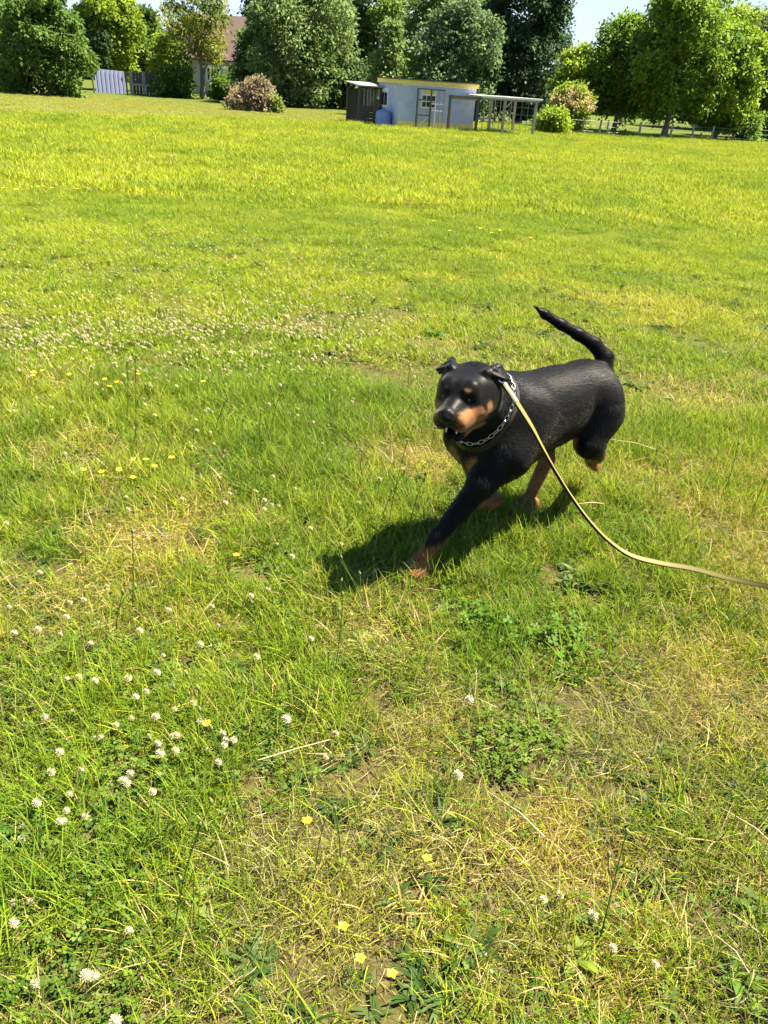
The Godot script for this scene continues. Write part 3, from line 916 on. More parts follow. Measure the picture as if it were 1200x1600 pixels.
	for k in 9000:
		var x := rr(-75, 75)
		var hgt := 5.0 + 2.5 * nz.get_noise_2d(x * 0.08, 3.0)
		if x > 6.0 and x < 15.0: hgt = 3.6
		if x < -18.0 and x > -36.0: hgt = 4.6
		var y := hgt * rng.randf()
		var z := -92.0 - rr(0, 6) - 2.0 * y / 5.0
		var v := rng.randi() % 4
		ww[v].append(Transform3D(Basis(Vector3.UP, rng.randf() * TAU).scaled(Vector3.ONE * rr(1.8, 3.2)), Vector3(x, y, z)))
		tt[v].append(dk1.lerp(mid1, rng.randf()))
	var wood := Node3D.new()
	wood.name = "distant_woods"
	add_child(wood)
	tag(wood, "distant belt of woodland behind all the trees", "woods", "", "stuff")
	for v in 4:
		many("foliage", clumps[v], ww[v], tt[v], wood)

# ---------------------------------------------------------------- shed, pergola, fences, houses
func bx(mb: MB, a: Vector3, b: Vector3) -> void:
	mb.box(Transform3D(Basis(), (a + b) * 0.5), (b - a).abs())

func bar(mb: MB, a: Vector3, b: Vector3, w: float, t: float) -> void:
	var d := (b - a)
	var y := d.normalized()
	var x := y.cross(Vector3(0, 0, 1))
	if x.length() < 0.1: x = y.cross(Vector3(1, 0, 0))
	x = x.normalized()
	mb.box(Transform3D(Basis(x, y, x.cross(y)), (a + b) * 0.5), Vector3(w, d.length(), t))

func boxpart(nm: String, a: Vector3, b: Vector3, m: Material, parent: Node3D) -> MeshInstance3D:
	var mb := MB.new()
	bx(mb, a, b)
	return part(nm, mb, m, parent)

func barpart(nm: String, a: Vector3, b: Vector3, w: float, t: float, m: Material, parent: Node3D) -> MeshInstance3D:
	var mb := MB.new()
	bar(mb, a, b, w, t)
	return part(nm, mb, m, parent)

func shed() -> void:
	var turn := atan2(0.372, 0.928)
	var o0 := Vector3(-0.57, 0, -35.63)
	var s := thing("garden_shed", o0, "pale lavender flat roofed shed with yellow bands at top and base", "shed")
	s.rotation.y = turn
	var L := 3.4
	var D := 2.43
	var H := 1.62
	# walls as slabs with real thickness
	boxpart("front_wall", Vector3(0.08, 0.30, -0.1), Vector3(L, H, 0), M.render, s)
	boxpart("side_wall", Vector3(0, 0.30, -D), Vector3(0.08, H, 0.001), M.render, s)
	boxpart("back_wall", Vector3(0.08, 0, -D), Vector3(L, H, -D + 0.1), M.render, s)
	boxpart("side_wall", Vector3(L - 0.09, 0, -D + 0.1), Vector3(L - 0.002, H, -0.1), M.render, s)
	var plinth := MB.new()
	bx(plinth, Vector3(0, 0, -0.1), Vector3(L, 0.30, 0.012)); 
	part("base_band", plinth, M.yellow_paint, s)
	boxpart("base_band", Vector3(-0.012, 0, -D), Vector3(0.08, 0.298, -0.1), M.render, s)
	boxpart("fascia_board", Vector3(-0.06, H - 0.0, 0.0), Vector3(L + 0.08, H + 0.15, 0.06), M.yellow_paint, s)
	boxpart("fascia_board", Vector3(-0.062, H, -D - 0.05), Vector3(-0.002, H + 0.148, -0.003), M.yellow_paint, s)
	var roof := MB.new()
	bx(roof, Vector3(-0.09, H + 0.15, -D - 0.1), Vector3(L + 0.11, H + 0.19, 0.10))
	part("roof", roof, M.felt, s)
	var tr := boxpart("gutter_trim", Vector3(0.10, H - 0.03, 0.002), Vector3(L - 0.3, H - 0.003, 0.03), M.white_paint, s)
	# side window
	var win := boxpart("window", Vector3(-0.02, 0.72, -2.05), Vector3(0.0, 1.42, -1.2), M.white_paint, s)
	for k in 2:
		boxpart("pane", Vector3(-0.03, 0.80, -1.98 + 0.38 * k), Vector3(-0.021, 1.26, -1.66 + 0.38 * k), M.glass, win)
	# front window behind the lattice
	var fw := boxpart("window", Vector3(0.98, 0.80, 0.0), Vector3(1.62, 1.50, 0.025), M.white_paint, s)
	for r in 2:
		for k in 3:
			boxpart("pane", Vector3(1.02 + 0.2 * k, 0.85 + 0.22 * r, 0.026), Vector3(1.18 + 0.2 * k, 1.03 + 0.22 * r, 0.034), M.glass, fw)
	boxpart("pane", Vector3(1.03, 1.32, 0.026), Vector3(1.57, 1.46, 0.033), M.yellow_paint, fw)
	# wire gate frame leaning before the wall
	var g := thing("wire_gate", o0 + Basis(Vector3.UP, turn) * Vector3(0.70, 0, 0.30), "dark timber gate frame with wire standing before the shed wall", "gate")
	g.rotation.y = turn
	barpart("post", Vector3(0, 0, 0), Vector3(0.0, 1.46, 0), 0.06, 0.06, M.dark_wood, g)
	barpart("post", Vector3(0.58, 0, 0), Vector3(0.58, 1.46, 0), 0.055, 0.055, M.dark_wood, g)
	barpart("post", Vector3(1.16, 0, 0), Vector3(1.16, 1.43, 0), 0.04, 0.04, M.grey_wood, g)
	barpart("top_rail", Vector3(-0.03, 1.485, 0), Vector3(1.18, 1.485, 0), 0.05, 0.055, M.dark_wood, g)
	barpart("rail", Vector3(0.031, 1.10, 0.0), Vector3(0.552, 1.10, 0), 0.045, 0.04, M.dark_wood, g)
	barpart("rail", Vector3(0.031, 0.55, 0.0), Vector3(0.552, 0.55, 0), 0.045, 0.04, M.dark_wood, g)
	barpart("rail", Vector3(0.608, 0.74, 0.0), Vector3(1.139, 0.74, 0), 0.035, 0.035, M.white_paint, g)
	barpart("rail", Vector3(0.608, 0.98, 0.0), Vector3(1.139, 0.98, 0), 0.03, 0.03, M.white_paint, g)
	barpart("lattice_bar", Vector3(0.78, 0.02, 0.04), Vector3(0.78, 1.0, 0.04), 0.02, 0.02, M.white_paint, g)
	barpart("lattice_bar", Vector3(0.96, 0.02, 0.04), Vector3(0.96, 1.44, 0.04), 0.02, 0.02, M.grey_wood, g)
	barpart("brace", Vector3(0.05, 0.08, 0.03), Vector3(0.53, 0.52, 0.03), 0.02, 0.02, M.grey_wood, g)
	# lean-to on the left
	var ln := thing("lean_to", o0 + Basis(Vector3.UP, turn) * Vector3(-1.0, 0, -1.95), "dark timber lean-to pen against the left side of the shed", "pen")
	ln.rotation.y = turn
	for q in [[0.0, 0.0], [0.94, 0.0], [0.0, -1.6], [0.94, -1.6]]:
		barpart("post", Vector3(q[0], 0, q[1]), Vector3(q[0], 1.36, q[1]), 0.09, 0.09, M.dark_wood, ln)
	for k in 6:
		boxpart("plank", Vector3(0.05, 0.02 + 0.115 * k, 0.01 + 0.004 * (k % 2)), Vector3(0.89, 0.125 + 0.115 * k, 0.035 + 0.004 * (k % 2)), M.dark_wood, ln)
	for k in 5:
		barpart("slat", Vector3(0.2 + 0.14 * k, 0.72, 0.02), Vector3(0.2 + 0.14 * k, 1.32, 0.02), 0.045, 0.02, M.grey_wood, ln)
	boxpart("back_panel", Vector3(0.05, 0.0, -1.64), Vector3(0.89, 1.3, -1.62), M.dark_wood, ln)
	boxpart("beam", Vector3(-0.05, 1.36, -0.04), Vector3(0.98, 1.43, 0.05), M.dark_wood, ln)
	var lr := MB.new()
	lr.box(Transform3D(Basis(Vector3(1, 0, 0), 0.06), Vector3(0.44, 1.50, -0.75)), Vector3(1.08, 0.05, 2.0))
	part("roof", lr, M.grey_wood, ln)
	var bd := thing("leaning_board", o0 + Basis(Vector3.UP, turn) * Vector3(-0.42, 0, -1.6), "reddish brown board leaning beside the lean-to", "board")
	bd.rotation.y = turn
	barpart("board", Vector3(0, 0, 0), Vector3(0.10, 0.98, -0.12), 0.22, 0.03, M.brown_wood, bd)
	# blue barrel
	var ba := thing("blue_barrel", o0 + Basis(Vector3.UP, turn) * Vector3(-0.34, 0, -0.72), "blue ribbed plastic water barrel at the shed's left corner", "barrel")
	var mb := MB.new()
	var pts := PackedVector3Array()
	var rad := PackedFloat32Array()
	for k in 15:
		pts.push_back(Vector3(0, 0.04 * k, 0))
		rad.push_back(0.32 + (0.018 if k % 4 == 2 else 0.0) - (0.03 if k == 0 or k == 14 else 0.0))
	mb.tube(pts, rad, 20)
	part("body", mb, M.blue_plastic, ba)
	var lid := MB.new()
	lid.tube(PackedVector3Array([Vector3(0, 0.565, 0), Vector3(0, 0.60, 0)]), PackedFloat32Array([0.27, 0.26]), 20)
	part("lid", lid, M.blue_plastic, ba)
	# pergola
	var p := thing("pergola", o0 + Basis(Vector3.UP, turn) * Vector3(1.72, 0, 1.2), "open timber pergola with pale sheet roof to the right of the shed", "pergola")
	p.rotation.y = turn
	for q in [[0.0, 0.0, "dark"], [1.23, 0.0, "dark"], [1.36, -0.25, "dark"], [2.43, 0.0, "grey"], [3.88, 0.0, "grey"], [2.75, -1.8, "grey"], [3.88, -1.8, "grey"], [1.95, -1.9, "dark"], [1.72, -1.9, "dark"]]:
		barpart("post", Vector3(q[0], 0, q[1]), Vector3(q[0], 1.27, q[1]), 0.085, 0.085, M.dark_wood if q[2] == "dark" else M.grey_wood, p)
	boxpart("beam", Vector3(-0.06, 1.27, -0.04), Vector3(1.42, 1.345, 0.045), M.dark_wood, p)
	boxpart("beam", Vector3(1.421, 1.27, -0.04), Vector3(4.0, 1.33, 0.04), M.grey_wood, p)
	boxpart("beam", Vector3(1.6, 1.27, -1.94), Vector3(4.0, 1.33, -1.86), M.grey_wood, p)
	boxpart("trim", Vector3(0.05, 1.20, -0.03), Vector3(1.18, 1.268, -0.005), M.grey_wood, p)
	for k in 6:
		boxpart("rafter", Vector3(1.5 + 0.46 * k, 1.331, -1.98), Vector3(1.55 + 0.46 * k, 1.385, 0.08), M.grey_wood, p)
	for k in 5:
		var sh := MB.new()
		# corrugated sheet, overlapping its neighbour a little
		var n := 12
		for c in n:
			var x0 := 1.30 + 0.56 * k + 0.56 * c / n
			var x1 := 1.30 + 0.56 * k + 0.56 * (c + 1) / n
			var y0 := 1.40 + 0.012 * (c % 2) + 0.003 * (k % 2)
			var y1 := 1.40 + 0.012 * ((c + 1) % 2) + 0.003 * (k % 2)
			var nn := Vector3(y0 - y1, x1 - x0, 0).normalized()
			sh.quad(Vector3(x0, y0, -2.05), Vector3(x1, y1, -2.05), Vector3(x1, y1, 0.16), Vector3(x0, y0, 0.16), nn, Color.WHITE)
			sh.quad(Vector3(x0, y0 - 0.012, 0.16), Vector3(x1, y1 - 0.012, 0.16), Vector3(x1, y1, 0.16), Vector3(x0, y0, 0.16), Vector3(0, 0, 1), Color.WHITE)
		part("roof_sheet", sh, M.pale_sheet, p)
	boxpart("fascia", Vector3(1.30, 1.335, 0.085), Vector3(4.08, 1.395, 0.11), M.pale_sheet, p)
	barpart("brace", Vector3(2.43, 0.98, 0.045), Vector3(2.72, 1.27, 0.045), 0.05, 0.04, M.grey_wood, p)
	barpart("rail", Vector3(1.40, 0.55, -0.27), Vector3(2.7, 0.55, -1.75), 0.06, 0.04, M.grey_wood, p)
	barpart("rail", Vector3(2.75, 0.10, -1.76), Vector3(3.88, 0.12, -1.76), 0.05, 0.04, M.grey_wood, p)
	for k in 9:
		barpart("lath", Vector3(1.62 + 0.26 * k, 0.0, -1.80), Vector3(1.62 + 0.26 * k, 1.26, -1.80), 0.022, 0.022, M.grey_wood, p)
	for k in 4:
		barpart("wire_rail", Vector3(1.40, 0.25 + 0.27 * k, -0.02), Vector3(3.86, 0.25 + 0.27 * k, -0.02), 0.010, 0.010, M.wire, p)
	for k in 8:
		barpart("wire_stay", Vector3(1.52 + 0.29 * k, 0.0, -0.035), Vector3(1.52 + 0.29 * k, 1.26, -0.035), 0.010, 0.010, M.wire, p)
	for k in 3:
		barpart("slat", Vector3(1.50 + 0.17 * k, 0.0, -1.85), Vector3(1.50 + 0.17 * k, 0.95, -1.85), 0.06, 0.02, M.dark_wood, p)

func fences() -> void:
	# wire fence with short posts at the right
	var posts := [[6.9, -41.2], [8.1, -41.6], [8.9, -41.7], [9.3, -41.75], [11.0, -42.5], [12.7, -43.2], [14.0, -43.9], [15.2, -44.6], [17.4, -45.8], [19.5, -47.2]]
	var f := thing("wire_fence", Vector3.ZERO, "low wire fence on short grey posts along the right-hand trees", "fence")
	for k in posts.size():
		barpart("post", Vector3(posts[k][0], 0, posts[k][1]), Vector3(posts[k][0] + 0.03 * (k % 3 - 1), 0.72, posts[k][1]), 0.08, 0.08, M.grey_wood, f)
	for h in [0.2, 0.42, 0.64]:
		var pts := PackedVector3Array()
		var rad := PackedFloat32Array()
		for q in posts:
			pts.push_back(Vector3(q[0], h, q[1] + 0.045)); rad.push_back(0.006)
		var mb := MB.new()
		mb.tube(pts, rad, 5)
		part("wire", mb, M.wire, f)
	# tall rough grass strip at the foot of the wire fence is part of the verge
	# leaning blue-grey metal sheet, left
	var ms := thing("metal_sheet", Vector3(-18.15, 0, -53.3), "blue-grey corrugated metal sheet standing between the bushes at left", "sheet")
	ms.rotation.y = 0.25
	var sh := MB.new()
	for c in 28:
		var x0 := -0.85 + 1.7 * c / 28.0
		var x1 := -0.85 + 1.7 * (c + 1) / 28.0
		var z0 := 0.05 * absf(fposmod(c / 4.0, 1.0) - 0.5) * 2.0
		var z1 := 0.05 * absf(fposmod((c + 1) / 4.0, 1.0) - 0.5) * 2.0
		var nn := Vector3(z0 - z1, 0.1, x1 - x0).normalized()
		sh.quad(Vector3(x0, 0.05, z0 + 0.2), Vector3(x1, 0.05, z1 + 0.2), Vector3(x1 - 0.04, 1.30 - 0.03 * (x1 + 0.85), z1), Vector3(x0 - 0.04, 1.30 - 0.03 * (x0 + 0.85), z0), nn, Color.WHITE)
	part("corrugated_panel", sh, M.metal_sheet, ms)
	barpart("stake", Vector3(0.92, 0, 0.05), Vector3(0.88, 1.25, 0.05), 0.09, 0.09, M.dark_wood, ms)
	barpart("stake", Vector3(-1.0, 0, 0.0), Vector3(-1.06, 1.25, -0.05), 0.09, 0.09, M.grey_wood, ms)
	# dark board fence behind
	var bf := thing("board_fence", Vector3(-16.6, 0, -56.5), "weathered dark board fence between the metal sheet and the shrubs", "fence")
	bf.rotation.y = 0.1
	for k in 14:
		boxpart("board", Vector3(-1.4 + 0.2 * k, 0.02, 0.006 * (k % 3)), Vector3(-1.22 + 0.2 * k, 1.25 + 0.04 * (k * 7 % 3), 0.03 + 0.006 * (k % 3)), M.dark_wood if k % 4 else M.grey_wood, bf)
	boxpart("rail", Vector3(-1.42, 0.48, 0.055), Vector3(1.42, 0.62, 0.09), M.grey_wood, bf)

func far_buildings() -> void:
	var h := thing("red_roofed_house", Vector3(-12.4, 0, -67.5), "old house with a weathered red tiled roof behind the fruit tree", "house")
	h.rotation.y = 0.12
	boxpart("wall", Vector3(-4.2, 0, -5), Vector3(4.2, 2.5, 0), M.house_wall, h)
	var rf := MB.new()
	var e0 := Vector3(-4.6, 2.35, 0.5)
	var n0 := Vector3(0, 0.72, 0.69)
	rf.quad(Vector3(-4.6, 2.35, 0.5), Vector3(4.6, 2.35, 0.5), Vector3(4.6, 5.35, -2.5), Vector3(-4.6, 5.35, -2.5), n0, Color.WHITE)
	rf.quad(Vector3(-4.6, 2.35, -5.5), Vector3(4.6, 2.35, -5.5), Vector3(4.6, 5.35, -2.5), Vector3(-4.6, 5.35, -2.5), Vector3(0, 0.72, -0.69), Color.WHITE)
	rf.quad(Vector3(-4.6, 2.25, 0.5), Vector3(4.6, 2.25, 0.5), Vector3(4.6, 2.35, 0.5), Vector3(-4.6, 2.35, 0.5), Vector3(0, 0, 1), Color.WHITE)
	var ro := part("roof", rf, M.roof_tile, h)
	for sx in [-4.2, 4.2]:
		var gb := MB.new()
		var a := Vector3(sx, 2.5, 0); var b := Vector3(sx, 2.5, -5); var c := Vector3(sx, 5.1, -2.5)
		var k := gb.vert(a, Vector3(signf(sx), 0, 0), Color.WHITE)
		gb.vert(b, Vector3(signf(sx), 0, 0), Color.WHITE); gb.vert(c, Vector3(signf(sx), 0, 0), Color.WHITE)
		gb.tri_i(k, k + 1, k + 2)
		part("gable", gb, M.house_wall, h)
	boxpart("chimney", Vector3(1.5, 4.3, -2.9), Vector3(2.1, 5.9, -2.3), M.roof_tile, ro)
	for x in [-3.2, -1.2]:
		var wn := boxpart("window", Vector3(x, 0.9, 0.0), Vector3(x + 1.1, 2.0, 0.05), M.white_paint, h)
		boxpart("pane", Vector3(x + 0.1, 1.0, 0.051), Vector3(x + 0.52, 1.9, 0.06), M.glass, wn)
		boxpart("pane", Vector3(x + 0.58, 1.0, 0.051), Vector3(x + 1.0, 1.9, 0.06), M.glass, wn)
	var po := thing("white_porch", Vector3(-13.3, 0, -63.4), "white porch with slim pillars in front of the house", "porch")
	for x in [-1.1, -0.1, 0.75, 1.6]:
		barpart("pillar", Vector3(x, 0, 0), Vector3(x, 1.75, 0), 0.16, 0.16, M.white_paint, po)
	boxpart("canopy", Vector3(-1.4, 1.75, -2.0), Vector3(1.9, 1.93, 0.2), M.white_paint, po)
	boxpart("balustrade", Vector3(-1.0, 0.35, -0.05), Vector3(-0.2, 0.8, 0.05), M.metal_sheet, po)
	boxpart("deck", Vector3(-1.4, 0, -2.0), Vector3(1.9, 0.3, -0.1), M.brown_wood, po)
	boxpart("door", Vector3(0.8, 0.3, -2.05), Vector3(1.5, 1.7, -2.0), M.brown_wood, po)
	var rb := thing("tan_outbuilding", Vector3(24.3, 0, -66.5), "tan walled outbuilding with a reddish roof behind the far right tree", "building")
	boxpart("wall", Vector3(-2.5, 0, -2), Vector3(2.5, 1.5, 0), M.tan_wall, rb)
	var rr2 := MB.new()
	rr2.box(Transform3D(Basis(Vector3(1, 0, 0), 0.35), Vector3(0, 1.8, -0.8)), Vector3(5.4, 0.12, 2.8))
	part("roof", rr2, M.roof_tile, rb)
	boxpart("window", Vector3(-1.6, 0.6, 0.0), Vector3(-0.9, 1.2, 0.04), M.glass, rb)

# ---------------------------------------------------------------- dog
const DS := 1.055
const DA := 0.72348
const DO := Vector3(0.58243, 0, -2.87977)
var pa := PackedVector3Array()
var pb := PackedVector3Array()
var pra := PackedFloat32Array()
var prb := PackedFloat32Array()
var psq := PackedVector3Array()   # per axis stretch (ellipsoidal sections)
var pk := PackedFloat32Array()
var pg := PackedInt32Array()
var HC := Vector3(0.455, 0.668, -0.035)
var HB := Basis()

func dog_to_world(p: Vector3) -> Vector3:
	return DO + DS * (Vector3(-cos(DA), 0, sin(DA)) * p.x + Vector3(0, p.y, 0) + Vector3(-sin(DA), 0, -cos(DA)) * p.z)

func world_to_dog(p: Vector3) -> Vector3:
	var d := (p - DO) / DS
	return Vector3(d.dot(Vector3(-cos(DA), 0, sin(DA))), d.y, d.dot(Vector3(-sin(DA), 0, -cos(DA))))

func cap(a: Vector3, ra: float, b: Vector3, rb: float, g: int, k := 0.03, sq := Vector3.ONE) -> void:
	pa.push_back(a * sq); pb.push_back(b * sq); pra.push_back(ra); prb.push_back(rb); psq.push_back(sq); pk.push_back(k); pg.push_back(g)

func hp(f: float, u: float, r: float) -> Vector3:
	return HC + HB * Vector3(f, u, r)

func hcap(f: float, u: float, r: float, ra: float, f2: float, u2: float, r2: float, rb: float, g: int, k := 0.02) -> void:
	cap(hp(f, u, r), ra * 0.92, hp(f2, u2, r2), rb * 0.92, g, k)

func prim(j: int, p: Vector3) -> float:
	var q := p * psq[j]
	var a := pa[j]
	var ab := pb[j] - a
	var l := ab.length_squared()
	var t := clampf((q - a).dot(ab) / l, 0.0, 1.0) if l > 1e-9 else 0.0
	return q.distance_to(a + ab * t) - lerpf(pra[j], prb[j], t)

func sdf(p: Vector3, list: PackedInt32Array) -> float:
	var d := 1.0
	for j in list:
		var e := prim(j, p)
		var k := pk[j]
		var h := maxf(k - absf(d - e), 0.0) / k
		d = minf(d, e) - h * h * k * 0.25
	return d

func dog_shape() -> void:
	var yaw := deg_to_rad(24.0)
	var pitch := deg_to_rad(7.0)
	var F := Vector3(cos(yaw) * cos(pitch), -sin(pitch), -sin(yaw) * cos(pitch))
	var R := F.cross(Vector3.UP).normalized()
	R = (R + Vector3(0, -0.06, 0)).normalized()
	var U := R.cross(F).normalized()
	HB = Basis(F * 0.95, U * 0.90, R * 0.95)
	var flat := Vector3(1, 1, 1.14)
	# torso
	cap(Vector3(0.17, 0.475, 0), 0.165, Vector3(-0.06, 0.497, 0), 0.130, 0, 0.05, flat)
	cap(Vector3(-0.06, 0.497, 0), 0.128, Vector3(-0.24, 0.512, 0), 0.106, 0, 0.05, flat)
	cap(Vector3(0.20, 0.545, 0), 0.113, Vector3(-0.24, 0.548, 0), 0.094, 0, 0.05)
	cap(Vector3(-0.24, 0.532, 0), 0.102, Vector3(-0.272, 0.508, 0), 0.086, 0, 0.05)
	cap(Vector3(0.25, 0.43, 0), 0.125, Vector3(0.29, 0.43, 0), 0.105, 0, 0.05)
	# neck
	cap(Vector3(0.20, 0.535, 0), 0.128, Vector3(0.40, 0.645, -0.02), 0.098, 1, 0.05)
	cap(Vector3(0.27, 0.47, 0), 0.108, Vector3(0.41, 0.60, -0.02), 0.078, 1, 0.05)
	# shoulders and haunches
	for s in [-1.0, 1.0]:
		cap(Vector3(0.16, 0.56, 0.075 * s), 0.070, Vector3(0.28, 0.43, 0.095 * s), 0.078, 0, 0.05)
		cap(Vector3(-0.25, 0.525, 0.058 * s), 0.088, Vector3(-0.256, 0.46, 0.076 * s), 0.076, 0, 0.04)
	# left fore leg reaching forward
	cap(Vector3(0.29, 0.43, -0.095), 0.072, Vector3(0.375, 0.345, -0.085), 0.046, 3, 0.05)
	cap(Vector3(0.375, 0.345, -0.085), 0.044, Vector3(0.505, 0.155, -0.035), 0.027, 3, 0.03)
	cap(Vector3(0.505, 0.155, -0.035), 0.0275, Vector3(0.555, 0.065, -0.012), 0.024, 3, 0.02)
	for t in [-0.024, -0.008, 0.008, 0.024]:
		cap(Vector3(0.555, 0.045, -0.012 + t), 0.020, Vector3(0.60 - absf(t) * 0.5, 0.022, -0.010 + t * 1.35), 0.0165, 3, 0.012)
	# right fore leg folded back in mid swing
	cap(Vector3(0.28, 0.43, 0.095), 0.070, Vector3(0.235, 0.335, 0.085), 0.050, 4, 0.045)
	cap(Vector3(0.235, 0.335, 0.085), 0.042, Vector3(0.215, 0.165, 0.075), 0.027, 4, 0.03)
	cap(Vector3(0.215, 0.165, 0.075), 0.031, Vector3(0.155, 0.140, 0.072), 0.027, 4, 0.02)
	for t in [-0.022, -0.007, 0.007, 0.022]:
		cap(Vector3(0.155, 0.140, 0.072 + t), 0.018, Vector3(0.108 + absf(t) * 0.5, 0.150, 0.070 + t * 1.3), 0.015, 4, 0.012)
	# left hind leg trailing, just off the ground
	cap(Vector3(-0.248, 0.48, -0.080), 0.081, Vector3(-0.185, 0.370, -0.10), 0.056, 5, 0.04)
	cap(Vector3(-0.280, 0.45, -0.075), 0.058, Vector3(-0.265, 0.340, -0.075), 0.041, 5, 0.04)
	cap(Vector3(-0.195, 0.362, -0.097), 0.050, Vector3(-0.325, 0.270, -0.055), 0.030, 5, 0.025)
	cap(Vector3(-0.325, 0.270, -0.055), 0.030, Vector3(-0.415, 0.190, 0.020), 0.024, 5, 0.015)
	for t in [-0.02, -0.007, 0.007, 0.02]:
		cap(Vector3(-0.418, 0.184 + t * 0.5, 0.024 + t * 0.8), 0.017, Vector3(-0.468, 0.155 + t * 0.6, 0.048 + t), 0.014, 5, 0.010)
	# right hind leg reaching under the belly
	cap(Vector3(-0.248, 0.48, 0.078), 0.081, Vector3(-0.165, 0.360, 0.10), 0.066, 6, 0.045)
	cap(Vector3(-0.165, 0.360, 0.10), 0.050, Vector3(-0.215, 0.215, 0.10), 0.028, 6, 0.03)
	cap(Vector3(-0.215, 0.215, 0.10), 0.029, Vector3(-0.150, 0.075, 0.10), 0.023, 6, 0.02)
	for t in [-0.022, -0.007, 0.007, 0.022]:
		cap(Vector3(-0.150, 0.045, 0.10 + t), 0.019, Vector3(-0.100, 0.020, 0.10 + t * 1.3), 0.016, 6, 0.012)
	# tail
	var tp := [Vector3(-0.335, 0.580, 0.0), Vector3(-0.352, 0.640, 0.012), Vector3(-0.318, 0.690, 0.05), Vector3(-0.262, 0.726, 0.09), Vector3(-0.205, 0.760, 0.135), Vector3(-0.15, 0.795, 0.175), Vector3(-0.125, 0.815, 0.195)]
	var tr := [0.041, 0.031, 0.0255, 0.022, 0.019, 0.0155, 0.006]
	for k in 6:
		cap(tp[k], tr[k], tp[k + 1], tr[k + 1], 7, 0.03 if k == 0 else 0.012)
	# head
	hcap(-0.055, -0.008, 0.0, 0.078, 0.02, -0.004, 0.0, 0.072, 2, 0.035)
	for s in [-1.0, 1.0]:
		hcap(-0.04, 0.006, 0.046 * s, 0.064, 0.045, 0.026, 0.032 * s, 0.045, 2, 0.02)
		hcap(-0.02, -0.030, 0.056 * s, 0.054, 0.040, -0.036, 0.050 * s, 0.044, 2, 0.03)
		hcap(0.050, 0.046, 0.040 * s, 0.024, 0.072, 0.036, 0.030 * s, 0.017, 2, 0.014)
		hcap(0.065, -0.040, 0.038 * s, 0.037, 0.136, -0.044, 0.029 * s, 0.031, 2, 0.016)
		hcap(0.040, -0.062, 0.054 * s, 0.024, 0.128, -0.068, 0.034 * s, 0.020, 2, 0.012)
	hcap(0.060, -0.006, 0.0, 0.044, 0.145, -0.018, 0.0, 0.033, 2, 0.02)
	hcap(0.164, -0.006, 0.0, 0.023, 0.172, -0.014, 0.0, 0.021, 9, 0.006)
	for s in [-1.0, 1.0]:
		hcap(0.164, -0.010, 0.016 * s, 0.016, 0.171, -0.019, 0.015 * s, 0.013, 9, 0.005)
	# lower jaw, mouth a little open
	for s in [-1.0, 1.0]:
		hcap(0.0, -0.084, 0.042 * s, 0.029, 0.115, -0.118, 0.016 * s, 0.0165, 10, 0.010)
	hcap(0.0, -0.082, 0.0, 0.034, 0.085, -0.116, 0.0, 0.020, 10, 0.015)
	# ears, folded triangles carried back
	for s in [-1.0, 1.0]:
		hcap(-0.020, 0.072, 0.062 * s, 0.016, -0.075, 0.074, 0.082 * s, 0.014, 8, 0.016)
		hcap(-0.022, 0.072, 0.066 * s, 0.012, -0.040, 0.050, 0.122 * s, 0.006, 8, 0.008)
		hcap(-0.045, 0.078, 0.078 * s, 0.012, -0.055, 0.042, 0.128 * s, 0.006, 8, 0.008)
		hcap(-0.070, 0.074, 0.084 * s, 0.012, -0.078, 0.022, 0.122 * s, 0.007, 8, 0.008)
		if s < 0.0:
			hcap(-0.080, 0.068, -0.090, 0.012, -0.112, 0.006, -0.116, 0.007, 8, 0.010)
			hcap(-0.060, 0.060, -0.098, 0.010, -0.098, 0.010, -0.124, 0.007, 8, 0.010)
		hcap(-0.050, 0.060, 0.098 * s, 0.009, -0.062, 0.026, 0.122 * s, 0.006, 8, 0.008)

func seg_t(p: Vector3, a: Vector3, b: Vector3) -> float:
	return (p - a).dot(b - a) / (b - a).length_squared()

